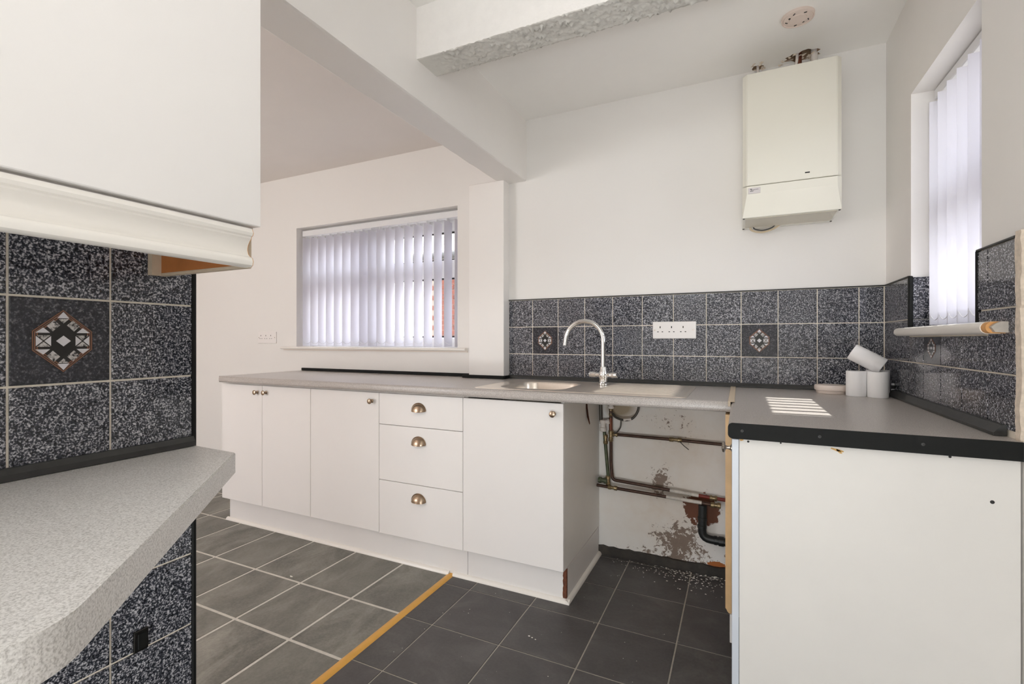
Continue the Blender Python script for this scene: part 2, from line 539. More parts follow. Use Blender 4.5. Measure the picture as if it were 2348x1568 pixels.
MOTIF = {}
def motif(parent_tile, c, face, th=0.007):
    """hexagonal inlay of the patterned tiles: bands, small panels and a diamond"""
    if face not in MOTIF:
        U, V, N = AX[face]
        sx, sy = 0.155 / 665.0, 0.155 / 540.0
        bm = bmesh.new()
        def poly(pts, d, mi):
            f = bm.faces.new([bm.verts.new(U * (x * sx) + V * (-y * sy) + N * (th + d)) for x, y in pts])
            f.material_index = mi
        hx = [(0, -198), (185, -62), (185, 57), (0, 198), (-185, 57), (-185, -62)]
        for i, (s, mi) in enumerate(((1.0, 2), (0.985, 1), (0.945, 2), (0.92, 1), (0.88, 2), (0.85, 1), (0.81, 2), (0.66, 3))):
            poly([(x * s, y * s) for x, y in hx], 0.0002 + i * 0.00008, mi)
        d = 0.0012
        W, S, K = 0, 4, 2
        for my in (1, -1):
            poly([(-38, -143 * my), (0, -183 * my), (36, -143 * my)], d, W)
            poly([(-34, -139 * my), (34, -139 * my), (0, -110 * my)], d, S)
            for mx in (1, -1):
                poly([(mx * x, my * y) for x, y in ((-58, -130), (-20, -98), (-64, -60), (-100, -93))], d, S)
                poly([(mx * x, my * y) for x, y in ((-165, -51), (-120, -83), (-80, -51))], d, W)
        for mx in (1, -1):
            a, b, c2, e = (-162 * mx, -35), (-74 * mx, -35), (-74 * mx, 35), (-162 * mx, 35)
            m = (-118 * mx, 0)
            poly([a, b, m], d, S); poly([c2, e, m], d, S); poly([b, c2, m], d, W); poly([e, a, m], d, W)
            for q in ((a, c2), (b, e)):
                dx, dy = q[1][0] - q[0][0], q[1][1] - q[0][1]
                L = math.hypot(dx, dy); nx, ny = -dy / L * 3, dx / L * 3
                poly([(q[0][0] + nx, q[0][1] + ny), (q[1][0] + nx, q[1][1] + ny), (q[1][0] - nx, q[1][1] - ny), (q[0][0] - nx, q[0][1] - ny)], d + 0.0001, K)
        poly([(-45, 0), (0, -34), (45, 0), (0, 34)], d, W)
        nv = N
        for f in bm.faces:
            f.normal_update()
            if f.normal.dot(nv) < 0:
                f.normal_flip()
        me = bpy.data.meshes.new('hexagon_motif')
        bm.to_mesh(me); bm.free()
        for k in ('motif_white', 'motif_brown', 'motif_dark', 'black_gloss', 'speckle'):
            me.materials.append(M[k])
        MOTIF[face] = me
    o = bpy.data.objects.new('hexagon_motif', MOTIF[face])
    COL.objects.link(o)
    o.parent = parent_tile
    return o

# ------------------------------------------------------------------ the room
def pierced(axis, a0, a1, s0, s1, z0, z1, o):
    """wall slab with one opening: axis 'y' -> slab spans y a0..a1 and x s0..s1; opening o = (s0,s1,z0,z1)"""
    parts = [(s0, o[0], z0, z1), (o[1], s1, z0, z1), (o[0], o[1], z0, o[2]), (o[0], o[1], o[3], z1)]
    out = []
    for p in parts:
        if p[1] - p[0] < 1e-5 or p[3] - p[2] < 1e-5:
            continue
        out.append((p[0], p[1], a0, a1, p[2], p[3]) if axis == 'y' else (a0, a1, p[0], p[1], p[2], p[3]))
    return boxes(*out)

ground = structure(box('ground', (-16, 14, -12, 16, -0.32, -0.20), 'ground'))
# floors: grout bed with each tile proud of it
floor = structure(box('floor', (-1.285, 0.86, -2.1, D + 0.28, -0.2, -0.002), 'grout_dark'))
floor_dining = structure(box('floor_dining', (-5.0, -1.285, -2.1, D + 0.28, -0.2, -0.002), 'grout_floor'))
def floor_tiles(parent, xs, ys, gap, mat, x0, x1, y0, y1):
    for a, b in zip(xs, xs[1:]):
        for c, d in zip(ys, ys[1:]):
            ax, bx, cy, dy = max(a, x0), min(b, x1), max(c, y0), min(d, y1)
            if bx - ax < 0.03 or dy - cy < 0.03:
                continue
            ax += gap / 2 if ax == a else 0.001; bx -= gap / 2 if bx == b else 0.001
            cy += gap / 2; dy -= gap / 2
            tile(parent, ((ax + bx) / 2, (cy + dy) / 2, -0.002), bx - ax, dy - cy, '+z', mat, 0.002, 0.0006)
floor_tiles(floor, [-1.43 + 0.3035 * i for i in range(9)], [-0.185 + 0.2995 * i for i in range(11)], 0.0055, 'slate', -1.275, RX, 0.3, D)
floor_tiles(floor_dining, [-4.755 + 0.3185 * i for i in range(12)], [-0.005, 0.32, 0.645, 0.97, 1.295, 1.62, 1.990, 2.31, 2.6], 0.0135, 'slate_grey', -4.7, -1.29, 0.3, D)

BW = (-3.006, -1.588, 1.105, 1.995)          # back window opening x0,x1,z0,z1
wall_back = structure(obj('wall_back', pierced('y', D, D + 0.28, -5.0, RX + 0.29, -0.2, 2.6, BW), 'wall'))
RW = (1.648, 2.215, 1.200, 2.058)            # right window opening y0,y1,z0,z1
wall_right = structure(obj('wall_right', pierced('x', RX, RX + 0.29, -2.1, D, -0.2, 2.6, RW), 'paint'))
wall_left = structure(box('wall_left', (LX - 0.15, LX, -1.9, 0.657, 0, 2.081), 'paint'))
wall_dining = structure(box('wall_dining', (-5.0, -4.8, -2.1, D, -0.2, 2.6), 'wall_dining'))
wall_rear = structure(box('wall_rear', (-1.2, RX, -2.1, -1.9, -0.2, 2.6), 'paint'))
wall_rear_dining = structure(obj('wall_rear_dining', pierced('y', -2.1, -1.9, -4.8, -1.2, -0.2, 2.6, (-4.6, -3.5, 0.35, 2.1)), 'wall_dining'))

# kitchen ceiling, torn open in two ragged holes above the boiler
def kitchen_ceiling():
    rnd = random.Random(3)
    bm = bmesh.new()
    outer = [(-1.2, -2.1), (RX + 0.29, -2.1), (RX + 0.29, D + 0.28), (-1.2, D + 0.28)]
    def ragged(cx, cy, rx, ry, n):
        out = []
        for i in range(n):
            a = 2 * math.pi * i / n
            k = 1 + rnd.uniform(-0.28, 0.22)
            out.append((cx + rx * k * math.cos(a), min(D - 0.003, cy + ry * k * math.sin(a))))
        return out
    holes = [ragged(0.262, 2.502, 0.068, 0.046, 22), ragged(0.079, 2.522, 0.022, 0.026, 14)]
    es = []; loops = []
    for lp in [outer] + holes:
        vs = [bm.verts.new((x, y, CZ)) for x, y in lp]
        loops.append(vs)
        for i in range(len(vs)):
            es.append(bm.edges.new((vs[i], vs[(i + 1) % len(vs)])))
    bmesh.ops.triangle_fill(bm, use_beauty=True, edges=es)
    for vs in loops[1:]:
        up = [bm.verts.new(v.co + Vector((rnd.uniform(-.004, .004), rnd.uniform(-.004, .0), 0.055))) for v in vs]
        n = len(vs)
        for i in range(n):
            f = bm.faces.new((vs[i], vs[(i + 1) % n], up[(i + 1) % n], up[i])); f.material_index = 1
        f = bm.faces.new(up); f.material_index = 2
    top = quad_box(bm, -1.2, RX + 0.29, -2.1, D + 0.28, CZ + 0.07, 2.62)
    return structure(obj('ceiling', bm, ['ceiling', 'rebate', 'hole']))
ceiling = kitchen_ceiling()
ceiling_dining = structure(box('ceiling_dining', (-5.0, -1.2, -2.1, D + 0.28, 2.39, 2.62), 'ceiling_dining'))

# boxed main beam, cross beam with stippled soffit, pier at the end of the beam
def beam():
    bm = bmesh.new()
    rnd = random.Random(11)
    n = 70
    rows = []
    for i in range(n + 1):
        y = -1.9 + (D + 1.9) * i / n
        j = lambda s: rnd.uniform(-s, s)
        rows.append([bm.verts.new(p) for p in ((-1.275 + j(.0014), y, 2.081 + j(.0016)), (-1.2705, y, 2.0795), (-1.126, y, 2.0795),
                                               (-1.120 + j(.0006), y, 2.083 + j(.001)), (-1.120, y, 2.5), (-1.275, y, 2.5))])
    for a, b in zip(rows, rows[1:]):
        for k in range(6):
            bm.faces.new((a[k], a[(k + 1) % 6], b[(k + 1) % 6], b[k]))
    bm.faces.new(rows[0]); bm.faces.new(rows[-1][::-1])
    return structure(obj('trim_1', bm, 'paint'))
beam()
M['beam_face'] = plain('stippled_beam_paint', (239, 236, 233), 0.5, grain=0.02, gscale=30, bump=0.5, bscale=110)
def cross_beam():
    bm = bmesh.new()
    rnd = random.Random(5)
    x0, x1, y0, y1, z0 = -1.120, RX, 1.500, 1.634, 2.235
    nx, ny = 260, 22
    g = []
    for i in range(nx + 1):
        col = []
        for j in range(ny + 1):
            edge = j in (0, ny)
            x = x0 + (x1 - x0) * i / nx
            amp = min(1.0, max(0.15, (x - x0) / 0.12))
            h = (abs(rnd.gauss(0, 1)) ** 1.5) * 0.0028 * amp
            dy = rnd.uniform(-.0025, .0025) * amp if not edge else 0.0
            col.append(bm.verts.new((x, y0 + (y1 - y0) * j / ny + dy, z0 - h * (0.5 if edge else 1))))
        g.append(col)
    for i in range(nx):
        for j in range(ny):
            f = bm.faces.new((g[i][j], g[i + 1][j], g[i + 1][j + 1], g[i][j + 1])); f.material_index = 1; f.smooth = True
    for j, yy in ((0, y0), (ny, y1)):
        tops = [bm.verts.new((g[i][j].co.x, yy, CZ + 0.02)) for i in range(nx + 1)]
        for i in range(nx):
            bm.faces.new((g[i][j], g[i + 1][j], tops[i + 1], tops[i]))
    return structure(obj('trim_2', bm, ['beam_face', 'artex']))
cross_beam()
structure(box('trim_3', (-1.462, -1.229, 2.471, D, 0.93, 2.081), 'paint', bevel=0.002))

# ------------------------------------------------------------------ wall tiles
P = 0.155
GAP = 0.004
ROWS = [0.945, 1.075, 1.231, 1.387]
cols = [-1.229] + [-1.0769 + P * i for i in range(11)] + [RX - 0.008]
for r in range(3):
    for i, (a, b) in enumerate(zip(cols, cols[1:])):
        c = ((a + b) / 2, D, (ROWS[r] + ROWS[r + 1]) / 2)
        deco = r == 1 and i in (1, 8)
        t = tile(wall_back, c, b - a - GAP, ROWS[r + 1] - ROWS[r] - GAP, '-y', 'granite_dim' if deco else 'granite')
        if deco:
            motif(t, c, '-y')
box('grout_bed', (-1.229, RX, D - 0.0035, D + 0.001, 0.93, 1.387), 'grouting', wall_back)
# right wall: below and beside the window
ycols = [2.537, 2.525, 2.37, 2.215, 2.06, 1.905, 1.75, 1.595, 1.460]
for r in range(3):
    for i, (b, a) in enumerate(zip(ycols, ycols[1:])):
        z0, z1 = ROWS[r], ROWS[r + 1]
        a2, b2 = a, b
        if r == 2:
            if 1.64 < a < 2.2:
                continue
            b2 = min(b, 1.655) if a < 1.6 and b > 1.655 else b
        if r == 1 and 1.6 < (a + b) / 2 < 2.215:
            z1 = 1.168
        if b2 - a2 < 0.011:
            continue
        deco = r == 1 and abs(a - 1.905) < 1e-3
        c = (RX, (a2 + b2) / 2, (z0 + z1) / 2)
        t = tile(wall_right, c, b2 - a2 - GAP, z1 - z0 - GAP, '-x', 'granite_dim' if deco else 'granite')
        if deco:
            mo = motif(t, c, '-x'); mo.location = (0, 0, (ROWS[1] + ROWS[2]) / 2 - c[2]); mo.scale = (1, 0.86, 0.60); mo.location.z -= 0.024
tile(wall_right, (RX, 1.6215, 1.2155), 0.049, 0.027, '-x')
obj('grout_bed', boxes((RX - 0.0035, RX + 0.001, 1.460, D - 0.004, 0.93, 1.17), (RX - 0.0035, RX + 0.001, 2.222, D - 0.004, 1.17, 1.387),
                       (RX - 0.0035, RX + 0.001, 1.460, 1.640, 1.17, 1.387)), 'grouting', wall_right)
# tiles turned into the far jamb of the window
for z0, z1 in ((1.2, 1.231), (1.231, 1.387)):
    tile(wall_right, (RX + 0.062, 2.215, (z0 + z1) / 2), 0.116, z1 - z0 - 0.003, '-y')
box('corner_bead', (RX - 0.010, RX + 0.004, 2.203, 2.217, 1.18, 1.390), 'black', wall_right, 0.003)
box('corner_bead', (RX - 0.010, RX + 0.003, 1.650, 1.660, 1.19, 1.390), 'black', wall_right, 0.003)
# broken plaster edge where the tiling stops
def plaster_edge():
    rnd = random.Random(2)
    bm = bmesh.new()
    n = 80
    rows = []; w = 0.004; pj = 0.0
    for i in range(n + 1):
        z = 0.905 + (1.40 - 0.905) * i / n
        w = min(0.010, max(0.0, w + rnd.uniform(-0.002, 0.002))); pj = min(0.0012, max(-0.0012, pj + rnd.uniform(-0.0006, 0.0006)))
        rows.append([bm.verts.new(p) for p in ((RX + .002, 1.459, z), (RX - 0.0085 + pj, 1.4585, z),
                                               (RX - 0.007 + pj, 1.447 - w - (0.008 if z > 1.232 else 0.0), z), (RX + .002, 1.444 - w - (0.008 if z > 1.232 else 0.0), z))])
    for i_, (a, b) in enumerate(zip(rows, rows[1:])):
        for k in range(3):
            f = bm.faces.new((a[k], a[k + 1], b[k + 1], b[k])); f.material_index = 1 if i_ in (14, 61) and k == 0 else 0
    o = obj('plaster_edge', bm, ['rebate_pale', 'orange'], wall_right)
M['rebate_pale'] = plain('broken_plaster', (214, 200, 184), 0.9, grain=0.14, gscale=70, bump=0.4, bscale=120)
plaster_edge()
# partition tiles on the left
ly = [0.657, 0.503, 0.358, 0.203, 0.048, -0.107]
for zr in [(0.922, 1.076), (1.076, 1.231), (1.231, 1.386), (1.386, 1.541), (0.679, 0.834), (0.834, 0.922), (0.523, 0.679), (0.368, 0.523), (0.213, 0.368), (0.058, 0.213)]:
    for i, (b, a) in enumerate(zip(ly, ly[1:])):
        c = (LX, (a + b) / 2, (zr[0] + zr[1]) / 2)
        deco = i == 1 and zr[0] == 1.076
        t = tile(wall_left, c, b - a - GAP, zr[1] - zr[0] - GAP, '+x', 'granite_dim' if deco else 'granite')
        if deco:
            motif(t, c, '+x')
box('grout_bed', (LX - 0.001, LX + 0.0035, -0.107, 0.657, 0, 1.541), 'grouting', wall_left)
box('corner_bead', (LX - 0.01, LX + 0.010, 0.655, 0.664, 0, 1.541), 'black', wall_left, 0.002)
bk = thing('cable_outlet', (LX + 0.007, 0.553, 0.53), 'small black square outlet on the left tiles under the pale worktop', 'outlet')
obj('plate', boxes((LX + 0.006, LX + 0.012, 0.540, 0.566, 0.523, 0.566), bevel=0.001), 'black_gloss', bk)
obj('cover', boxes((LX + 0.011, LX + 0.015, 0.546, 0.562, 0.529, 0.560), bevel=0.001), 'black', bk)

# trims along worktops and tile tops
def rail(name, pts, axis, a0, a1, mat='trim'):
    bm = bmesh.new(); prism(bm, pts, axis, a0, a1)
    return structure(obj(name, bm, mat))
rail('trim_4', [(D - 0.007, 0.931), (D - 0.022, 0.931), (D - 0.022, 0.937), (D - 0.014, 0.950), (D - 0.007, 0.951)], 'x', -1.229, RX - 0.012)
rail('trim_5', [(RX - 0.007, 0.931), (RX - 0.030, 0.931), (RX - 0.030, 0.938), (RX - 0.016, 0.956), (RX - 0.007, 0.957)], 'y', 1.50, D - 0.024, 'trim')
rail('trim_6', [(LX + 0.007, 0.921), (LX + 0.020, 0.921), (LX + 0.020, 0.932), (LX + 0.014, 0.942), (LX + 0.007, 0.942)], 'y', -0.11, 0.655)
structure(obj('trim_7', boxes((-2.94, -1.462, D - 0.014, D, 0.931, 0.950), (-1.50, -1.222, 2.455, 2.471, 0.931, 0.949), (-1.229, -1.216, 2.46, 2.53, 0.931, 0.949), bevel=0.002), 'black'))
structure(obj('trim_8', boxes((-1.229, RX - 0.008, D - 0.010, D, 1.387, 1.3925), bevel=0.0015), 'trim'))
structure(obj('trim_9', boxes((RX - 0.010, RX, 2.215, D - 0.008, 1.387, 1.392), (RX - 0.010, RX, 1.461, 1.656, 1.387, 1.392), bevel=0.0015), 'trim'))
# dirty tile skirting in the gap below the sink worktop
def skirting():
    rnd = random.Random(8)
    bm = bmesh.new(); n = 24; rows = []
    for i in range(n + 1):
        x = -0.69 + 0.66 * i / n
        t = 0.047 + rnd.uniform(-0.005, 0.002)
        rows.append([bm.verts.new(p) for p in ((x, D - 0.014, 0), (x, D - 0.013, t), (x, D, t + 0.002), (x, D, 0))])
    for a, b in zip(rows, rows[1:]):
        for k in range(3):
            bm.faces.new((a[k], a[k + 1], b[k + 1], b[k]))
    return structure(obj('baseboard_back', bm, 'skirt'))
skirting()

# ------------------------------------------------------------------ windows, sills, blinds
def bar_frame(bs, bevel=0.004):
    return boxes(*bs, bevel=bevel)
# back window: three lights, fanlights over a transom
wx0, wx1, wz0, wz1 = BW
win = thing('window_1', ((wx0 + wx1) / 2, 2.72, wz0), 'x', 'x')
for k in ('label', 'category'):
    del win[k]
structure(win)
FY0, FY1 = 2.690, 2.750
mx = (wx0 + wx1) / 2
obj('frame', bar_frame([(wx0, wx1, FY0, FY1, wz0, wz0 + 0.068), (wx0, wx1, FY0, FY1, wz1 - 0.115, wz1), (wx0, wx0 + 0.06, FY0, FY1, wz0 + 0.068, wz1 - 0.115),
                        (wx1 - 0.06, wx1, FY0, FY1, wz0 + 0.068, wz1 - 0.115), (mx - 0.05, mx + 0.05, FY0, FY1, wz0 + 0.068, wz1 - 0.115)]), 'upvc', win)
for a, b in ((wx0 + 0.06, mx - 0.05), (mx + 0.05, wx1 - 0.06)):
    box('transom', (a, b, FY0, FY1, 1.572, 1.689), 'upvc', win, 0.004)
    for z0, z1 in ((wz0 + 0.068, 1.572), (1.689, wz1 - 0.115)):
        g = box('pane', (a, b, 2.722, 2.726, z0, z1), 'glass', win)
        obj('gasket', boxes((a, b, 2.708, 2.722, z0, z0 + 0.010), (a, b, 2.708, 2.722, z1 - 0.010, z1), (a, a + 0.008, 2.708, 2.722, z0 + 0.01, z1 - 0.01),
                            (b - 0.008, b, 2.708, 2.722, z0 + 0.01, z1 - 0.01)), 'gasket', g)
bm = bmesh.new()
prism(bm, [(2.70, 1.088), (2.70, 1.107)] + arc((D - 0.030, 1.0975), 0.0095, math.pi / 2, 3 * math.pi / 2, 8), 'x', wx0 - 0.13, wx1 + 0.075)
obj('window_sill', bm, 'gloss', win, smooth=True)
structure(box('trim_10', (wx0 - 0.13, wx1 + 0.075, D - 0.008, D, 1.079, 1.088), 'wall_dining'))

# right window
ry0, ry1, rz0, rz1 = RW
win2 = thing('window_2', (0.74, (ry0 + ry1) / 2, rz0), 'x', 'x')
for k in ('label', 'category'):
    del win2[k]
structure(win2)
FX0, FX1 = 0.720, 0.780
obj('frame', bar_frame([(FX0, FX1, ry0, ry1, rz0, rz0 + 0.05), (FX0, FX1, ry0, ry1, rz1 - 0.06, rz1), (FX0, FX1, ry0, ry0 + 0.03, rz0 + 0.05, rz1 - 0.06),
                        (FX0, FX1, ry1 - 0.06, ry1, rz0 + 0.05, rz1 - 0.06)]), 'upvc', win2)
box('transom', (FX0, FX1, ry0 + 0.03, ry1 - 0.06, 1.574, 1.690), 'upvc', win2, 0.004)
for z0, z1 in ((rz0 + 0.05, 1.574), (1.690, rz1 - 0.06)):
    box('pane', (0.748, 0.752, ry0 + 0.03, ry1 - 0.06, z0, z1), 'glass', win2)
sill = thing('window_sill', (0.545, 1.86, 1.169), 'white bullnosed window sill with a broken worn end on the right wall', 'sill')
bm = bmesh.new()
prism(bm, [(0.73, 1.170), (0.73, 1.200)] + arc((0.540, 1.185), 0.015, math.pi / 2, 3 * math.pi / 2, 8), 'y', ry0 + 0.001, ry1 - 0.001)
prism(bm, [(RX, 1.170), (RX, 1.200)] + arc((0.540, 1.185), 0.015, math.pi / 2, 3 * math.pi / 2, 8), 'y', ry1 - 0.001, 2.243)
prism(bm, [(RX, 1.170), (RX, 1.200)] + arc((0.540, 1.185), 0.015, math.pi / 2, 3 * math.pi / 2, 8), 'y', 1.530, ry0 + 0.001)
obj('board', bm, 'gloss', sill, smooth=True)
bm = bmesh.new()
prism(bm, [(RX - 0.001, 1.171), (RX - 0.001, 1.199)] + arc((0.541, 1.185), 0.014, math.pi / 2, 3 * math.pi / 2, 8), 'y', 1.505, 1.530)
obj('worn_front', bm, 'orange', sill, smooth=True)['label'] = 'orange bare wood at the broken end'
bm = bmesh.new()
prism(bm, [(RX - 0.001, 1.172), (RX - 0.001, 1.198), (0.552, 1.199), (0.540, 1.193), (0.533, 1.186), (0.540, 1.174)], 'y', 1.492, 1.505)
obj('worn_end', bm, 'grey_end', sill)['label'] = 'grey rough broken end'

def vertical_blind(name, label, along, a0, a1, cross, z0, z1, rail_h, pitch, turn, n, first, rail_w=0.045):
    """open vertical blind: slats square to the window. along 'x' or 'y'; cross = centre line on the other axis"""
    mid = (a0 + a1) / 2
    base = (mid, cross, z0) if along == 'x' else (cross, mid, z0)
    b = thing(name, base, label, 'blind')
    def bx(s0, s1, c0, c1, zz0, zz1):
        return (s0, s1, c0, c1, zz0, zz1) if along == 'x' else (c0, c1, s0, s1, zz0, zz1)
    obj('headrail', boxes(bx(a0, a1, cross - rail_w / 2, cross + rail_w / 2, z1 - rail_h, z1), bevel=0.003), 'upvc', b)
    sl = wt = cr = None
    w, zt = 0.089, z1 - rail_h - 0.016
    rnd = random.Random(4)
    def strip(cu, half, z_0, z_1, th, nseg, bow, mat, parent, nm):
        bm = bmesh.new()
        cols_ = []
        for i in range(nseg + 1):
            s = -half + 2 * half * i / nseg
            off = bow * (1 - (s / half) ** 2)
            p = (off, s)
            ca, sa = math.cos(turn), math.sin(turn)
            u, v = p[0] * ca - p[1] * sa, p[0] * sa + p[1] * ca
            nu, nv = ca * th / 2, sa * th / 2
            def q(sg, z):
                uu, vv = u + sg * nu, v + sg * nv
                return (uu, vv, z) if along == 'x' else (vv, uu, z)
            cols_.append([bm.verts.new(q(sg, z)) for sg, z in ((-1, z_0), (1, z_0), (1, z_1), (-1, z_1))])
        for a, c in zip(cols_, cols_[1:]):
            for k in range(4):
                bm.faces.new((a[k], a[(k + 1) % 4], c[(k + 1) % 4], c[k]))
        bm.faces.new(cols_[0]); bm.faces.new(cols_[-1][::-1])
        o = obj(nm, bm, mat, None, smooth=True)
        return o
    proto = strip(0, w / 2, z0, zt, 0.0012, 6, 0.003, 'fabric', None, 'slat')
    pw = strip(0, w / 2 - 0.002, z0 + 0.0004, z0 + 0.042, 0.0034, 4, 0.003, 'fabric', None, 'bottom_weight')
    pc = strip(0, 0.014, zt - 0.002, z1 - rail_h + 0.001, 0.003, 1, 0.0, 'upvc', None, 'carrier')
    for i in range(n):
        s = first + pitch * i
        pos = Vector((s, cross, 0)) if along == 'x' else Vector((cross, s, 0))
        objs = []
        for src in (proto, pw, pc):
            o = src if i == 0 else src.copy()
            if i:
                COL.objects.link(o)
            objs.append(o)
        o, w_, c_ = objs
        o.parent = b; o.location = pos - Vector(base); o.rotation_euler = (0, 0, math.radians(rnd.uniform(-1.5, 1.5)))
        w_.parent = o; w_.location = (0, 0, 0)
        c_.parent = o; c_.location = (0, 0, 0)
    # bead chains looping from weight to weight
    bm = bmesh.new()
    for edge in (-1, 1):
        pts = []
        for i in range(n - 1):
            s = first + pitch * i
            cu, cv = -math.sin(turn) * edge * 0.040, math.cos(turn) * edge * 0.040
            for k in range(7):
                t = k / 6
                ss, zz = s + cu + pitch * t, z0 + 0.016 + 0.018 * (2 * t - 1) ** 2
                pts.append((ss, cross + cv, zz) if along == 'x' else (cross + cv, ss, zz))
        tube(bm, pts, 0.0011, 5)
    obj('bead_chain', bm, 'upvc', b)
    return b
vertical_blind('vertical_blind', 'white vertical blind with open slats in the dining window above the long worktop', 'x', wx0 + 0.012, wx1 - 0.004, 2.610, 1.113, wz1 - 0.014, 0.042, 0.0788, math.radians(-2.5), 18, wx0 + 0.045)
vertical_blind('vertical_blind', 'white sunlit vertical blind in the small window on the right wall', 'y', ry0 + 0.004, ry1 - 0.010, 0.656, 1.209, rz1 - 0.004, 0.034, 0.0795, math.radians(13.5), 7, ry0 + 0.045)

# ------------------------------------------------------------------ worktops
def wt_profile(y0, y1, z0, z1, r=0.014):
    return arc((y0 + r, z1 - r), r, math.pi / 2, math.pi, 6) + arc((y0 + r, z0 + r), r, math.pi, 1.5 * math.pi, 6) + [(y1, z0), (y1, z1)]
WZ = 0.93
WF = 1.915
main = thing('worktop', (-1.5, 2.23, 0.890), 'long grey speckled laminate worktop on the white base cupboards', 'worktop')
bm = bmesh.new()
SX0, SX1, SY0, SY1 = -1.075, -0.704, 1.99, 2.415    # cut-out for the bowl
prism(bm, wt_profile(WF, D, 0.890, WZ), 'x', -2.95, SX0)
prism(bm, wt_profile(WF, SY0, 0.890, WZ), 'x', SX0, SX1)
prism(bm, [(SY1, 0.890), (SY1, WZ), (D, WZ), (D, 0.890)], 'x', SX0, SX1)
prism(bm, wt_profile(WF, D, 0.890, WZ), 'x', SX1, -0.0285)
obj('slab', bm, 'worktop', main, smooth=True)
box('end_strip', (-2.9525, -2.950, WF + 0.004, D - 0.002, 0.892, WZ - 0.001), 'trim', main)
side = thing('worktop', (0.27, 1.99, 0.890), 'short grey laminate worktop under the right-hand window with a sun patch', 'worktop')
bm = bmesh.new()
prism(bm, arc((-0.028 + 0.016, WZ - 0.016), 0.016, math.pi / 2, math.pi, 6) + arc((-0.028 + 0.016, 0.906), 0.016, math.pi, 1.5 * math.pi, 6) + [(RX, 0.890), (RX, WZ)], 'y', 1.434, D)
obj('slab', bm, 'worktop', side, smooth=True)
bm = bmesh.new()
prism(bm, arc((-0.028 + 0.012, WZ - 0.012), 0.012, math.pi / 2, math.pi, 5) + arc((-0.028 + 0.012, 0.900), 0.012, math.pi, 1.5 * math.pi, 5) + [(RX - 0.006, 0.888), (RX - 0.006, WZ)], 'y', 1.428, 1.434)
es = obj('edging_strip', bm, 'black', side)
es['label'] = 'black edging strip'
for x in (0.007, 0.184, 0.390):
    bm = bmesh.new(); lathe(bm, [(0.0, 0.0016), (0.0014, 0.0010), (0.0016, 0.0016), (0.0034, 0.0014), (0.0040, 0.0)], (x, 1.428, 0.9105), (0, -1, 0), 14)
    obj('screw', bm, 'trim', es)
js = thing('joint_strip', (-0.026, 2.2, WZ), 'cream metal strip covering the joint between the two grey worktops', 'strip')
obj('strip', boxes((-0.037, -0.015, 1.905, D - 0.024, WZ + 0.0003, WZ + 0.003), bevel=0.001), 'mdf_pale', js)
obj('front_lip', boxes((-0.037, -0.0285, 1.897, 1.906, 0.915, WZ + 0.002), bevel=0.001), 'mdf_pale', js)
# pale worktop on the left with its angled end
lw = thing('worktop', (-0.85, 0.0, 0.878), 'pale grey worktop with an angled end in the left foreground', 'worktop')
def left_outline(grow=0.0):
    pts = [(LX + 0.003, 0.660), (-0.953, 0.654)]
    A, B, C_ = Vector((-0.953, 0.654)), Vector((-0.506, 0.196)), Vector((-0.500, 0.0))
    p0 = B + (A - B).normalized() * 0.035; p1 = B + (C_ - B).normalized() * 0.035
    for k in range(7):
        t = k / 6
        q = (1 - t) ** 2 * p0 + 2 * t * (1 - t) * B + t * t * p1
        pts.append((q.x, q.y))
    pts += [(-0.500, -1.2), (LX + 0.003, -1.2)]
    return pts
bm = bmesh.new(); prism(bm, left_outline(), 'z', 0.878, 0.920)
long_e = [e for e in bm.edges if all(abs(v.co.z - 0.920) < 1e-6 for v in e.verts)]
bmesh.ops.bevel(bm, geom=long_e, offset=0.002, segments=2, affect='EDGES')
obj('slab', bm, 'worktop_pale', lw)

# ------------------------------------------------------------------ base cupboards
DY0, DY1 = 1.955, 1.973
ZB, ZT = 0.152, 0.880
def knob(parent, x, z, y=DY0, axis=(0, -1, 0), mat='bronze', L=1.0):
    bm = bmesh.new()
    lathe(bm, [(0.0, 0), (0.010, 0), (0.010, 0.002), (0.0055, 0.005), (0.0045, 0.013), (0.006, 0.016), (0.0125, 0.018), (0.0145, 0.021), (0.0135, 0.024), (0.008, 0.0265), (0, 0.027)],
          (x, y, z), axis, 22)
    return obj('knob', bm, mat, parent, smooth=True)
def cup_handle(parent, x, z, y=DY0):
    bm = bmesh.new()
    nu, nv = 20, 8
    g = []
    for i in range(nu + 1):
        th = math.pi * i / nu
        row = []
        for j in range(nv + 1):
            ph = (math.pi / 2) * j / nv
            row.append(bm.verts.new((x + 0.041 * math.cos(th) * math.cos(ph) ** 0.8 if math.cos(ph) > 0 else x,
                                     y - 0.026 * math.sin(ph) * (0.35 + 0.65 * 1), z + 0.036 * math.sin(th) * max(0.0, math.cos(ph)) ** 0.8 - 0.004 * math.sin(ph))))
        g.append(row)
    for i in range(nu):
        for j in range(nv):
            bm.faces.new((g[i][j], g[i][j + 1], g[i + 1][j + 1], g[i + 1][j]))
    bmesh.ops.remove_doubles(bm, verts=bm.verts, dist=1e-5)
    # flange and lower lip bead
    pts = [(x + 0.043 * math.cos(math.pi * i / 20), y - 0.0015, z + 0.038 * math.sin(math.pi * i / 20)) for i in range(21)]
    tube(bm, pts, 0.0022, 6)
    lip = [(x + 0.041 * math.cos(math.pi * i / 20), y - 0.026 * math.sin(math.pi * i / 20), z - 0.004 * math.sin(math.pi * i / 20)) for i in range(21)]
    tube(bm, lip, 0.0018, 6)
    o = obj('cup_handle', bm, 'bronze', parent, smooth=True)
    return o
def door(parent, x0, x1, z0=ZB, z1=ZT, name='door', mat='white'):
    return box(name, (x0 + 0.0012, x1 - 0.0012, DY0, DY1, z0, z1), mat, parent, 0.0016)
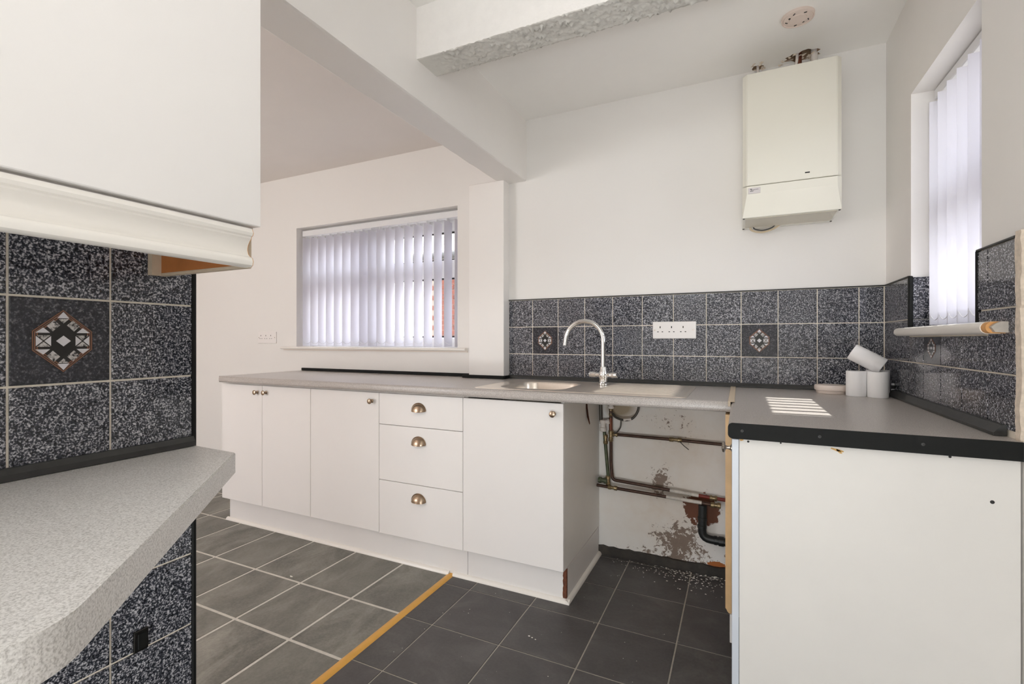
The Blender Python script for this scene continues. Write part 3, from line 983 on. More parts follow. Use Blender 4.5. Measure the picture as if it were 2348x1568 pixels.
c1 = thing('base_cabinet', (-2.59, 2.25, 0.15), 'white double-door base cupboard with two bronze knobs, at the far left end', 'cupboard', None)
box('carcass', (-2.978, -2.200, DY1 + 0.001, 2.53, 0.15, 0.889), 'white_side', c1)
d = door(c1, -2.980, -2.602); knob(d, -2.645, 0.839)
d = door(c1, -2.602, -2.197); knob(d, -2.568, 0.840)
c2 = thing('base_cabinet', (-1.95, 2.25, 0.15), 'white single-door base cupboard left of the drawers, one bronze knob', 'cupboard')
box('carcass', (-2.196, -1.702, DY1 + 0.001, 2.53, 0.15, 0.889), 'white_side', c2)
d = door(c2, -2.197, -1.700); knob(d, -1.747, 0.835)
c3 = thing('drawer_unit', (-1.445, 2.25, 0.15), 'white unit of three drawers with bronze cup handles', 'drawers')
box('carcass', (-1.698, -1.192, DY1 + 0.001, 2.53, 0.15, 0.889), 'white_side', c3)
for z0, z1, hz in ((0.7190, ZT, 0.802), (0.4295, 0.7165, 0.634), (ZB - 0.002, 0.4270, 0.349)):
    d = door(c3, -1.700, -1.190, z0, z1, 'drawer'); cup_handle(d, -1.447, hz)
c4 = thing('base_cabinet', (-0.935, 2.25, 0.15), 'white single-door base cupboard under the sink, beside the open gap', 'cupboard')
d = door(c4, -1.190, -0.684); knob(d, -0.729, 0.835)
obj('carcass', boxes((-1.188, -1.172, DY1 + 0.001, 2.53, 0.15, 0.889), (-1.170, -0.704, DY1 + 0.01, 2.53, 0.15, 0.166)), 'white_side', c4)
box('side_panel', (-0.702, -0.686, DY1 + 0.001, D - 0.002, 0.150, 0.889), 'white_side', c4, 0.001)
bm = bmesh.new()
fl = []
for z, y, dx in ((0.868, 2.300, 0.0), (0.82, 2.302, 0.001), (0.775, 2.303, 0.006), (0.735, 2.304, 0.016)):
    wd = 0.013 if z > 0.74 else 0.004
    fl.append([bm.verts.new((-0.6855 + dx, y - wd, z)), bm.verts.new((-0.6850 + dx, y + wd, z + 0.006))])
for a, b in zip(fl, fl[1:]):
    bm.faces.new((a[0], a[1], b[1], b[0]))
bmesh.ops.solidify(bm, geom=list(bm.faces), thickness=0.0012)
obj('torn_strip', bm, 'raw', c4)['label'] = 'brown torn veneer strip'
# right-hand unit: big end panel, door seen edge on
c5 = thing('base_cabinet', (0.28, 1.66, 0.0), 'white base cupboard in the right foreground with a large screwed end panel', 'cupboard')
ep = box('end_panel', (0.000, RX - 0.004, 1.445, 1.462, 0.0, 0.888), 'white_side_toned', c5, 0.0012)
box('carcass', (0.002, RX - 0.01, 1.4625, 1.880, 0.10, 0.888), 'white_side', c5)
d = box('door', (-0.0185, -0.0010, 1.444, 1.868, 0.13, 0.884), 'door_bluelit', c5, 0.0012)
bm = bmesh.new()
knob(d, -0.0185, 0.852, y=1.480, axis=(-1, 0, 0), mat='nickel')
for x, z, r in ((0.022, 0.880, 0.0030), (0.099, 0.883, 0.0022), (0.444, 0.883, 0.0030), (0.518, 0.788, 0.0042)):
    bm = bmesh.new(); lathe(bm, [(0, 0.0006), (r * 0.5, 0.0004), (r, 0.0002), (r * 1.05, -0.001)], (x, 1.445, z), (0, -1, 0), 12)
    obj('screw_hole', bm, 'dark', ep)
def glue():
    rnd = random.Random(6)
    for x, z, w, h, a in ((0.223, 0.8775, 0.030, 0.0035, -0.25), (0.228, 0.874, 0.018, 0.003, -0.7), (0.006, 0.884, 0.012, 0.004, 0.0), (0.150, 0.8865, 0.02, 0.001, 0), (0.33, 0.886, 0.03, 0.001, 0)):
        bm = bmesh.new(); n = 12; vs = []
        for i in range(n):
            t = 2 * math.pi * i / n; k = rnd.uniform(0.6, 1.15)
            px, pz = w / 2 * math.cos(t) * k, h * math.sin(t) * k
            vs.append(bm.verts.new((x + px * math.cos(a) - pz * math.sin(a), 1.4444, z + px * math.sin(a) + pz * math.cos(a))))
        bm.faces.new(vs)
        obj('glue_drip', bm, 'glue', ep)
M['glue'] = plain('orange_glue', (206, 160, 84), 0.5, grain=0.2, gscale=80)
glue()
c6 = thing('corner_cabinet', (0.25, 2.2, 0.0), 'beige edged corner cupboard door on the right side of the open gap', 'cupboard')
box('carcass', (0.0, RX - 0.01, 1.885, 2.52, 0.15, 0.888), 'white_side', c6)
bm = bmesh.new()
prism(bm, [(-0.0455, 0.182), (-0.0455, 0.884), (-0.0205, 0.884), (-0.0205, 0.168), (-0.034, 0.168)], 'y', 1.895, 2.38)
bmesh.ops.bevel(bm, geom=[e for e in bm.edges if abs(e.verts[0].co.z - e.verts[1].co.z) > 0.5], offset=0.005, segments=2, affect='EDGES')
obj('door', bm, 'beige', c6)
box('filler', (-0.031, -0.0015, 1.893, 2.35, 0.064, 0.166), 'plinth', c6, 0.001)
box('back_rail', (-0.018, 0.0, 1.885, 2.47, 0.168, 0.884), 'white_side', c6)

# plinth with its quarter-round bead
pl = thing('plinth', (-1.8, 2.2, 0.0), 'white plinth with quarter-round bead below the base cupboards', 'plinth')
box('board', (-2.968, -1.1905, 2.000, 2.016, 0.0, 0.149), 'plinth', pl, 0.001)
box('board', (-1.1885, -0.700, 2.000, 2.016, 0.0, 0.149), 'plinth', pl, 0.001)
box('end_board', (-0.700, -0.686, 2.010, D - 0.016, 0.0, 0.146), 'plinth', pl, 0.001)
rb = random.Random(9)
bm = bmesh.new()
rows = []
for i in range(13):
    z = 0.018 + 0.130 * i / 12
    rows.append([bm.verts.new(p) for p in ((-0.7005 - rb.uniform(0, .004), 1.9992, z), (-0.686 + rb.uniform(-.001, .001), 2.0 + rb.uniform(-.001, .001), z), (-0.6855, 2.011, z))])
for a, b in zip(rows, rows[1:]):
    for k in range(2):
        bm.faces.new((a[k], a[k + 1], b[k + 1], b[k]))
obj('raw_edge', bm, 'raw', pl)['label'] = 'bare brown broken corner'
def qr(cx, cz, r=0.017):
    return [(cx, cz)] + [(cx - r * math.cos(a * math.pi / 12), cz + r * math.sin(a * math.pi / 12)) for a in range(7)]
bm = bmesh.new(); prism(bm, qr(2.000, 0.0), 'x', -2.985, -1.292); obj('quadrant_bead', bm, 'gloss', pl, smooth=True)
bm = bmesh.new(); prism(bm, qr(2.000, 0.0), 'x', -1.268, -0.669); obj('quadrant_bead', bm, 'gloss', pl, smooth=True)
bm = bmesh.new(); prism(bm, [(-0.686, 0.0)] + [(-0.686 + 0.017 * math.cos(a * math.pi / 12), 0.017 * math.sin(a * math.pi / 12)) for a in range(7)], 'y', 1.983, D - 0.014)
obj('quadrant_bead', bm, 'gloss', pl, smooth=True)

ts = thing('threshold_strip', (-1.285, 1.2, 0.0), 'gold metal threshold strip between the two tiled floors', 'strip')
bm = bmesh.new(); prism(bm, [(-1.302, 0.0), (-1.296, 0.0045), (-1.283, 0.006), (-1.270, 0.0045), (-1.264, 0.0)], 'y', -0.2, 2.024)
obj('strip', bm, 'brass', ts, smooth=True)

# ------------------------------------------------------------------ sink and tap
def rrect(x0, x1, y0, y1, r, n=6):
    out = []
    for cx, cy, a in ((x1 - r, y1 - r, 0), (x0 + r, y1 - r, 1), (x0 + r, y0 + r, 2), (x1 - r, y0 + r, 3)):
        for k in range(n + 1):
            t = (a + k / n) * math.pi / 2
            out.append((cx + r * math.cos(t), cy + r * math.sin(t)))
    return out
sk = thing('sink', (-0.66, 2.2, WZ), 'stainless steel inset sink with bowl on the left and ridged drainer', 'sink')
def sink_deck():
    bm = bmesh.new()
    z = WZ + 0.0028
    outer = rrect(-1.135, -0.185, 1.955, 2.455, 0.022)
    lip = rrect(-1.130, -0.190, 1.960, 2.450, 0.020)
    inner = rrect(-1.050, -0.718, 2.02, 2.385, 0.075)
    rings = []
    for lp, zz in ((outer, WZ + 0.0004), (outer, WZ + 0.002), (lip, z + 0.0006), (rrect(-1.122, -0.198, 1.968, 2.442, 0.018), z - 0.0008)):
        rings.append([bm.verts.new((x, y, zz)) for x, y in lp])
    for a, b in zip(rings, rings[1:]):
        for k in range(len(a)):
            bm.faces.new((a[k], a[(k + 1) % len(a)], b[(k + 1) % len(a)], b[k]))
    vi = [bm.verts.new((x, y, z - 0.0008)) for x, y in inner]
    es = []
    for vs in (rings[-1], vi):
        for k in range(len(vs)):
            e = bm.edges.get((vs[k], vs[(k + 1) % len(vs)])) or bm.edges.new((vs[k], vs[(k + 1) % len(vs)]))
            es.append(e)
    bmesh.ops.triangle_fill(bm, use_beauty=True, edges=es)
    return obj('deck', bm, 'steel', sk)
sink_deck()
def sink_bowl():
    bm = bmesh.new()
    prof = [(0.0, 0.002), (0.004, 0.0005), (0.008, -0.006), (0.010, -0.06), (0.014, -0.11), (0.024, -0.128), (0.05, -0.136), (0.10, -0.139), (0.15, -0.141)]
    rings = []
    for ins, dz in prof:
        r = max(0.03, 0.075 - ins * 0.3)
        rings.append([bm.verts.new((x, y, WZ + dz)) for x, y in rrect(-1.050 + ins, -0.718 - ins, 2.02 + ins, 2.385 - ins, min(r, 0.03 if ins > 0.12 else r))])
    for a, b in zip(rings, rings[1:]):
        for k in range(len(a)):
            bm.faces.new((a[k], a[(k + 1) % len(a)], b[(k + 1) % len(a)], b[k]))
    bm.faces.new(rings[-1])
    return obj('bowl', bm, 'steel', sk, smooth=True)
bowl = sink_bowl()
bm = bmesh.new(); lathe(bm, [(0, 0.003), (0.018, 0.003), (0.02, 0.006), (0.034, 0.006), (0.038, 0.001)], (-0.884, 2.2, WZ - 0.141), (0, 0, 1), 24)
obj('drain', bm, 'chrome', bowl, smooth=True)
def drainer():
    bm = bmesh.new()
    nx, ny = 30, 132
    x0, x1, y0, y1 = -0.585, -0.225, 1.985, 2.425
    g = []
    for i in range(nx + 1):
        col = []
        for j in range(ny + 1):
            x = x0 + (x1 - x0) * i / nx; y = y0 + (y1 - y0) * j / ny
            fx = min(1.0, min(i, nx - i) / 3.0); fy = min(1.0, min(j, ny - j) / 6.0)
            rid = 0.5 - 0.5 * math.cos(2 * math.pi * (y - y0) / 0.0555)
            col.append(bm.verts.new((x, y, WZ + 0.0022 + 0.0085 * (rid ** 2) * fx * fy)))
        g.append(col)
    for i in range(nx):
        for j in range(ny):
            bm.faces.new((g[i][j], g[i + 1][j], g[i + 1][j + 1], g[i][j + 1]))
    return obj('drainer', bm, 'steel', sk, smooth=True)
drainer()

TX, TY = -0.612, 2.345
tp = thing('mixer_tap', (TX, TY, WZ), 'chrome swan-neck mixer tap with two lever handles on the sink', 'tap')
bm = bmesh.new()
lathe(bm, [(0.0, 0.0), (0.027, 0.0), (0.027, 0.006), (0.021, 0.010), (0.019, 0.030), (0.021, 0.034), (0.023, 0.040), (0.023, 0.062), (0.019, 0.068), (0.017, 0.085), (0.0145, 0.090), (0, 0.091)], (TX, TY, WZ + 0.0036), (0, 0, 1), 28)
obj('body', bm, 'chrome', tp, smooth=True)
R = 0.0985
tpth = [Vector((TX, TY, WZ + 0.085)), Vector((TX, TY, WZ + 0.15)), Vector((TX, TY, WZ + 0.205))]
for i in range(1, 25):
    a = math.pi * i / 24 * 1.0
    tpth.append(Vector((TX - R + R * math.cos(a), TY, WZ + 0.222 + R * math.sin(a))))
tpth.append(Vector((TX - 2 * R - 0.002, TY, WZ + 0.206)))
bm = bmesh.new(); tube(bm, tpth, 0.0118, 18)
sp = obj('spout', bm, 'chrome', tp, smooth=True)
bm = bmesh.new(); lathe(bm, [(0, 0.0), (0.0105, 0.0), (0.0132, 0.001), (0.0132, 0.012), (0.012, 0.013)], (TX - 2 * R - 0.002, TY, WZ + 0.197), (0, 0, 1), 18)
obj('nozzle', bm, 'chrome', sp, smooth=True)
for sgn in (-1, 1):
    bm = bmesh.new()
    lathe(bm, [(0.0, 0.018), (0.0115, 0.018), (0.0115, 0.036), (0.0135, 0.037), (0.0145, 0.050), (0.0135, 0.068), (0.0145, 0.071), (0.012, 0.073), (0, 0.074)], (TX, TY, WZ + 0.052), (sgn, -0.12 * sgn, 0.02), 20)
    obj('lever', bm, 'chrome', tp, smooth=True)

# ------------------------------------------------------------------ sockets, boiler, detector
def triple_socket(x0, x1, z0, z1, y, label, mat='socket'):
    s = thing('triple_socket', ((x0 + x1) / 2, y, z0), label, 'socket')
    pz = (z0 + z1) / 2
    obj('plate', boxes((x0, x1, y - 0.009, y, z0, z1), bevel=0.0025, seg=2), mat, s)
    for k in (-1, 0, 1):
        cx = (x0 + x1) / 2 - 0.012 + k * 0.0555
        obj('pin_slots', boxes((cx - 0.0024, cx + 0.0024, y - 0.0094, y - 0.005, pz + 0.010, pz + 0.020), (cx - 0.0145, cx - 0.0075, y - 0.0094, y - 0.005, pz - 0.0105, pz - 0.0065),
                               (cx + 0.0075, cx + 0.0145, y - 0.0094, y - 0.005, pz - 0.0105, pz - 0.0065)), 'dark', s)
    for sx in (x0 + 0.010, x1 - 0.014):
        bm = bmesh.new(); lathe(bm, [(0, 0.0008), (0.0028, 0.0006), (0.0034, 0)], (sx, y - 0.009, pz), (0, -1, 0), 12)
        obj('screw', bm, 'nickel', s)
    obj('indicator', boxes((x1 - 0.034, x1 - 0.024, y - 0.0098, y - 0.006, pz - 0.012, pz + 0.014), bevel=0.0006), mat, s)
    return s
triple_socket(-0.402, -0.193, 1.163, 1.249, D - 0.007, 'white triple socket on the dark tiles right of the tap')
triple_socket(-3.423, -3.219, 1.131, 1.220, D, 'white triple socket on the plain wall left of the dining window')

BX0, BX1, BY, BZ0, BZ1 = 0.012, 0.372, 2.300, H + 0.527, H + 1.137
bo = thing('boiler', (0.19, 2.42, BZ0), 'cream wall-hung boiler above the tiles near the right corner', 'boiler')
box('casing', (BX0 + 0.001, BX1 - 0.001, BY, D - 0.003, BZ0, BZ1), 'boiler', bo, 0.002)
ZS = H + 0.6585
def cover(z0, z1):
    bm = bmesh.new()
    prism(bm, [(BX0, BY), (BX0 + 0.0175, BY - 0.020), (BX1 - 0.0175, BY - 0.020), (BX1, BY)], 'z', z0, z1)
    bmesh.ops.bevel(bm, geom=list(bm.edges), offset=0.002, segments=2, affect='EDGES')
    return bm
obj('upper_cover', cover(ZS + 0.0018, BZ1 + 0.001), 'boiler', bo)
bm = bmesh.new()
zt, zm, zb = ZS - 0.0018, H + 0.622, BZ0 + 0.001
def row(z, ins, dep):
    return [bm.verts.new(p) for p in ((BX0, BY, z), (BX0 + ins, BY - dep, z), (BX1 - ins, BY - dep, z), (BX1, BY, z))]
rws = [row(zt, 0.0175, 0.020), row(zm, 0.0175, 0.020), row(zb, 0.001, 0.0015)]
for a, b in zip(rws, rws[1:]):
    for k in range(3):
        bm.faces.new((a[k], a[k + 1], b[k + 1], b[k]))
bm.faces.new(rws[0]); bm.faces.new(rws[-1][::-1])
lp = obj('lower_cover', bm, 'boiler', bo)
box('slot', (0.243, 0.260, BY - 0.0206, BY - 0.018, H + 0.683, H + 0.688), 'dark', bo)
bd = box('badge', (0.035, 0.081, BY - 0.0216, BY - 0.018, H + 0.6245, H + 0.6495), 'silver', bo, 0.0006)
rnd = random.Random(12)
bm = bmesh.new()
for x, z, w, h in ((0.042, 0.642, 0.006, 0.003), (0.0475, 0.641, 0.003, 0.002), (0.052, 0.6385, 0.005, 0.002), (0.058, 0.640, 0.004, 0.0018), (0.0635, 0.6405, 0.004, 0.0018), (0.069, 0.6408, 0.004, 0.0018),
                   (0.042, 0.634, 0.006, 0.0025), (0.049, 0.634, 0.005, 0.0022), (0.046, 0.638, 0.003, 0.0015)):
    quad_box(bm, x, x + w, BY - 0.0219, BY - 0.0212, H + z, H + z + h)
obj('badge_marks', bm, 'dark', bd)
obj('underside_plate', boxes((BX0 + 0.012, BX1 - 0.012, BY + 0.014, D - 0.05, BZ0 - 0.0016, BZ0)), 'boiler_under', bo)
for sx, sy in ((BX0 + 0.006, BY + 0.010), (BX0 + 0.006, 2.52), (BX1 - 0.006, BY + 0.010), (BX1 - 0.006, 2.515)):
    bm = bmesh.new(); lathe(bm, [(0, 0.0024), (0.004, 0.0022), (0.0045, 0)], (sx, sy, BZ0), (0, 0, -1), 10); obj('screw', bm, 'dark', bo)
bm = bmesh.new(); tube(bm, smooth_path([(0.045, 2.50, BZ0 + 0.004), (0.055, 2.505, BZ0 - 0.014), (0.095, 2.51, BZ0 - 0.024), (0.14, 2.51, BZ0 - 0.014), (0.17, 2.505, BZ0 + 0.004)], 6), 0.004, 8)
obj('cable', bm, 'cable', bo, smooth=True)
bm = bmesh.new(); tube(bm, smooth_path([(0.058, 2.49, BZ0 + 0.004), (0.066, 2.50, BZ0 - 0.009), (0.10, 2.505, BZ0 - 0.016), (0.135, 2.505, BZ0 - 0.008), (0.15, 2.50, BZ0 + 0.004)], 6), 0.0025, 8)
obj('cable', bm, 'trim', bo, smooth=True)['label'] = 'dark inner cable'
bp = thing('boiler_pipes', (0.26, 2.50, BZ1), 'pipe tails going up from the boiler into the torn ceiling', 'pipe')
bm = bmesh.new(); tube(bm, [(0.245, 2.505, BZ1 + 0.001), (0.243, 2.502, CZ + 0.05)], 0.011, 12); obj('copper_pipe', bm, 'copper_red', bp, smooth=True)
bm = bmesh.new(); tube(bm, [(0.302, 2.502, BZ1 + 0.001), (0.302, 2.502, CZ + 0.05)], 0.0075, 12); obj('copper_pipe', bm, 'copper_red', bp, smooth=True)
bm = bmesh.new(); tube(bm, [(0.302, 2.502, CZ - 0.07), (0.302, 2.502, CZ - 0.02), (0.302, 2.502, CZ + 0.045)], [0.012, 0.0135, 0.013], 12); obj('sleeve', bm, 'fitting_white', bp, smooth=True)
bm = bmesh.new(); tube(bm, smooth_path([(0.222, 2.495, BZ1 + 0.001), (0.226, 2.495, CZ - 0.06), (0.234, 2.49, CZ - 0.02), (0.236, 2.49, CZ + 0.03)]), 0.006, 8); obj('sleeve', bm, 'fitting_white', bp, smooth=True)
bm = bmesh.new(); tube(bm, [(0.079, 2.522, BZ1 + 0.001), (0.079, 2.522, CZ + 0.05)], 0.006, 10); obj('sleeve', bm, 'fitting_white', bp, smooth=True)
# loose plaster crumbs hanging along the ceiling edge behind the boiler
def crumbs():
    rnd = random.Random(21)
    bm = bmesh.new()
    for k in range(34):
        x = rnd.uniform(0.05, 0.36); y = rnd.uniform(2.47, 2.542); s = rnd.uniform(0.003, 0.009)
        c = Vector((x, y, CZ - 0.0005))
        vs = [bm.verts.new(c + Vector((rnd.uniform(-s, s) * 1.8, rnd.uniform(-s, s), 0.001 if i < 4 else -rnd.uniform(0.3, 1.0) * s))) for i in range(7)]
        bmesh.ops.convex_hull(bm, input=vs)
    o = obj('loose_plaster', bm, 'rebate_pale', ceiling)
    o['kind'] = 'stuff'
crumbs()

dt = thing('detector_mount', (0.209, 2.186, CZ), 'round aged plastic detector base on the ceiling in front of the boiler', 'detector')
bm = bmesh.new(); lathe(bm, [(0, 0.014), (0.030, 0.014), (0.031, 0.0115), (0.050, 0.010), (0.052, 0.008), (0.0535, 0.012), (0.057, 0.011), (0.058, 0.0)], (0.209, 2.186, CZ), (0, 0, -1), 48)
obj('plate', bm, 'pink', dt, smooth=True)
for a in (0.4, 1.7, 2.9, 4.3, 5.3):
    x, y = 0.209 + 0.040 * math.cos(a), 2.186 + 0.040 * math.sin(a)
    bm = bmesh.new(); quad_box(bm, x - 0.005, x + 0.005, y - 0.0018, y + 0.0018, CZ - 0.0125, CZ - 0.009)
    bmesh.ops.rotate(bm, verts=bm.verts, cent=(x, y, CZ), matrix=Matrix.Rotation(a + 0.9, 3, 'Z'))
    obj('slot', bm, 'trim', dt)
for a in (0.9, 3.6):
    x, y = 0.209 + 0.033 * math.cos(a), 2.186 + 0.033 * math.sin(a)
    bm = bmesh.new(); lathe(bm, [(0, 0.002), (0.004, 0.0015), (0.0045, -0.002)], (x, y, CZ - 0.0115), (0, 0, -1), 10); obj('screw', bm, 'dark', dt)

# ------------------------------------------------------------------ wall cupboard on the left with its pelmet
wc = thing('wall_cabinet', (-0.95, 0.0, H + 0.209), 'white wall cupboard with moulded pelmet in the upper left foreground', 'cupboard')
DX = -0.800
box('carcass', (LX + 0.004, DX - 0.021, -1.2, 0.598, H + 0.205, H + 0.95), 'white', wc)
box('door', (DX - 0.020, DX, -0.42, 0.599, H + 0.209, H + 0.93), 'white', wc, 0.0015)
# pelmet profile (x outwards, z down) swept along y
pr_ = [(-0.022, 0.0), (-0.004, 0.0), (-0.002, -0.004), (0.000, -0.008), (-0.002, -0.013), (-0.006, -0.015), (-0.006, -0.018), (-0.010, -0.022), (-0.015, -0.030), (-0.0165, -0.038), (-0.014, -0.046),
       (-0.009, -0.051), (-0.006, -0.052), (-0.003, -0.054), (-0.0005, -0.060), (-0.002, -0.067), (-0.006, -0.070), (-0.022, -0.070)]
bm = bmesh.new()
prism(bm, [(DX - 0.001 + p[0], H + 0.2035 + p[1]) for p in pr_], 'y', -1.2, 0.584)
pm = obj('pelmet', bm, 'gloss', wc, smooth=True)
bm = bmesh.new()
prism(bm, [(DX - 0.0012 + p[0], H + 0.2034 + p[1] * 0.995) for p in pr_], 'y', 0.584, 0.5852)
obj('end_grain', bm, 'orange', pm)['label'] = 'bare brown cut end'
er = box('end_pelmet', (LX + 0.012, DX - 0.024, 0.585, 0.5975, H + 0.134, H + 0.2045), 'mdf_pale', wc, 0.0008)
box('inner_face', (LX + 0.012, DX - 0.024, 0.5838, 0.5848, H + 0.1395, H + 0.2045), 'mdf', er)['label'] = 'bare brown inner face'
box('wall_batten', (LX + 0.009, LX + 0.024, 0.566, 0.5838, H + 0.134, H + 0.2045), 'mdf_pale', wc)

# ------------------------------------------------------------------ small things on the right worktop
lid = thing('detector_cover', (0.352, 2.410, WZ), 'round cream plastic cover lying on the worktop left of the paper rolls', 'lid')
bm = bmesh.new(); lathe(bm, [(0, 0.0), (0.052, 0.0), (0.054, 0.003), (0.055, 0.013)], (0.352, 2.410, WZ + 0.0005), (0, 0, 1), 48); obj('base_ring', bm, 'cream_plastic', lid, smooth=True)
bm = bmesh.new(); lathe(bm, [(0.054, 0.0135), (0.060, 0.014), (0.061, 0.018), (0.061, 0.031), (0.058, 0.035), (0, 0.037)], (0.352, 2.410, WZ + 0.0005), (0, 0, 1), 48); obj('cap', bm, 'cream_plastic', lid, smooth=True)
def roll(name, c, axis, L, r, label, cat='paper roll'):
    ax = Vector(axis).normalized()
    t = thing(name, c, label, cat, 'white paper rolls in the corner')
    bm = bmesh.new()
    lathe(bm, [(0.021, 0.0), (r - 0.001, 0.0), (r, 0.0015), (r, L - 0.0015), (r - 0.001, L), (0.021, L)], c, ax, 40)
    obj('paper', bm, 'paper', t, smooth=True)
    bm = bmesh.new()
    lathe(bm, [(0.0205, 0.001), (0.0215, 0.001), (0.0215, L - 0.001), (0.0205, L - 0.001), (0.0205, 0.001)], c, ax, 24)
    obj('core', bm, 'paper', t, smooth=True)
    return t
roll('paper_roll', (0.427, 2.340, WZ + 0.0005), (0, 0, 1), 0.100, 0.0350, 'white paper roll standing nearest the round cream cover')
roll('paper_roll', (0.492, 2.312, WZ + 0.0005), (0, 0, 1), 0.100, 0.0345, 'white paper roll standing nearest the camera in the corner')
roll('paper_roll', (0.510, 2.400, WZ + 0.0005), (0, 0, 1), 0.102, 0.0400, 'white paper roll standing behind the front two, in the corner')
axd = Vector((0.903 * 0.80 + 0.43 * 0.68, 0.43 * 0.80 - 0.903 * 0.68, -0.62)).normalized()
roll('paper_roll', Vector((0.466, 2.355, WZ + 0.149)) - axd * 0.058, axd, 0.116, 0.034, 'white paper roll tipped over on top of the other rolls')
cl = thing('plastic_clip', (0.556, 2.39, WZ + 0.03), 'tiny black and white plastic clip beside the paper rolls at the wall', 'clip')
obj('clip_body', boxes((0.552, 0.5625, 2.385, 2.395, WZ + 0.0, WZ + 0.052), bevel=0.001), 'upvc', cl)
obj('clip_jaw', boxes((0.550, 0.5622, 2.382, 2.3845, WZ + 0.030, WZ + 0.044), bevel=0.001), 'dark', cl)

# ------------------------------------------------------------------ pipework in the gap
YP = 2.512
def pipe(parent, name, pts, r, mat, rr=0.0, seg=10):
    bm = bmesh.new()
    tube(bm, elbow_path(pts, rr) if rr and len(pts) > 2 else [Vector(p) for p in pts], r, seg)
    return obj(name, bm, mat, parent, smooth=True)
def fitting(parent, name, c, axis, L, r, mat='brassy'):
    bm = bmesh.new()
    lathe(bm, [(0, -L / 2), (r * 0.8, -L / 2), (r, -L / 2 + 0.003), (r, -L / 6), (r * 0.75, -L / 7), (r * 0.75, L / 7), (r, L / 6), (r, L / 2 - 0.003), (r * 0.8, L / 2), (0, L / 2)], c, axis, 12)
    return obj(name, bm, mat, parent, smooth=True)
pp = thing('water_pipes', (-0.4, YP, 0.35), 'tarnished copper water pipes along the back wall of the open gap', 'pipe')
p = pipe(pp, 'riser', [(-0.615, YP, 0.86), (-0.614, YP, 0.50), (-0.606, YP, 0.416), (-0.56, YP, 0.414), (-0.30, YP, 0.399)], 0.0085, 'copper', 0.02)
pipe(pp, 'upper_tail', [(-0.6155, YP - 0.001, 0.742), (-0.615, YP - 0.001, 0.66)], 0.0095, 'copper_red')
pipe(pp, 'upper_branch', [(-0.60, YP, 0.657), (-0.30, YP, 0.656), (-0.06, YP, 0.652), (-0.02, YP, 0.652)], 0.0078, 'copper')
pipe(pp, 'painted_run', [(-0.315, YP, 0.3995), (-0.18, YP, 0.392)], 0.0094, 'pipe_paint')
pipe(pp, 'branch_end', [(-0.18, YP, 0.392), (-0.05, YP, 0.386), (-0.02, YP, 0.386)], 0.0085, 'red')
q = pipe(pp, 'lower_run', [(-0.6845, YP - 0.022, 0.384), (-0.40, YP - 0.022, 0.374), (-0.10, YP - 0.022, 0.362)], 0.0082, 'copper')
pipe(pp, 'painted_run', [(-0.33, YP - 0.022, 0.3715), (-0.165, YP - 0.022, 0.3650)], 0.0090, 'pipe_paint')
g = pipe(pp, 'green_riser', [(-0.652, YP - 0.006, 0.70), (-0.645, YP - 0.006, 0.63), (-0.625, YP - 0.006, 0.40)], 0.0085, 'green_pipe')
pipe(pp, 'dark_tail', [(-0.672, YP, 0.88), (-0.668, YP, 0.72)], 0.009, 'hose')
for c, ax, L, r, m in (((-0.615, YP, 0.648), (0, 0, 1), 0.060, 0.0125, 'brassy'), ((-0.592, YP, 0.6565), (1, 0, 0), 0.028, 0.012, 'brassy'), ((-0.288, YP, 0.656), (1, 0, 0), 0.062, 0.0115, 'brassy'),
                       ((-0.642, YP - 0.006, 0.628), (0, 0, 1), 0.05, 0.012, 'brassy'), ((-0.628, YP - 0.008, 0.412), (0, 0, 1), 0.05, 0.0125, 'brassy'), ((-0.60, YP - 0.022, 0.381), (1, 0, -.05), 0.05, 0.012, 'brassy'),
                       ((-0.102, YP - 0.022, 0.3622), (1, 0, 0), 0.046, 0.0135, 'brassy'), ((-0.113, YP, 0.3885), (1, 0, 0), 0.034, 0.013, 'brassy'), ((-0.615, YP, 0.775), (0, 0, 1), 0.045, 0.0105, 'brassy'),
                       ((-0.655, YP - 0.01, 0.410), (1, 0, 0), 0.05, 0.016, 'green_pipe')):
    fitting(pp, 'fitting', c, ax, L, r, m)
fitting(pp, 'plastic_tee', (-0.655, YP - 0.006, 0.700), (0, 0, 1), 0.062, 0.0175, 'fitting_white')
fitting(pp, 'plastic_nut', (-0.638, YP - 0.006, 0.722), (1, 0, 0.2), 0.04, 0.014, 'fitting_white')
fitting(pp, 'plastic_nut', (-0.614, YP - 0.001, 0.812), (0, 0, 1), 0.04, 0.0165, 'fitting_white')
pipe(pp, 'valve_lever', [(-0.268, YP - 0.012, 0.652), (-0.246, YP - 0.016, 0.632), (-0.224, YP - 0.018, 0.616)], 0.0022, 'hose')
bm = bmesh.new(); tube(bm, smooth_path([(-0.606, YP - 0.004, 0.768), (-0.585, YP - 0.01, 0.749), (-0.54, YP - 0.012, 0.738), (-0.497, YP - 0.010, 0.752), (-0.470, YP - 0.006, 0.80), (-0.472, YP - 0.006, 0.87)], 7), 0.0062, 10)
hs = obj('flexible_hose', bm, 'hose', pp, smooth=True)
bm = bmesh.new(); tube(bm, [(-0.545, YP - 0.0122, 0.7385), (-0.505, YP - 0.0112, 0.7455)], 0.0072, 10); obj('collar', bm, 'fitting_white', hs, smooth=True)
bm = bmesh.new(); tube(bm, smooth_path([(-0.60, YP - 0.004, 0.66), (-0.58, YP - 0.008, 0.672), (-0.562, YP - 0.008, 0.70), (-0.560, YP - 0.006, 0.735)], 6), 0.0036, 8); obj('thin_hose', bm, 'hose', pp, smooth=True)
wp = thing('waste_pipe', (-0.165, 2.50, 0.19), 'thick black plastic waste pipe with an elbow low on the back wall', 'pipe')
YW = 2.508
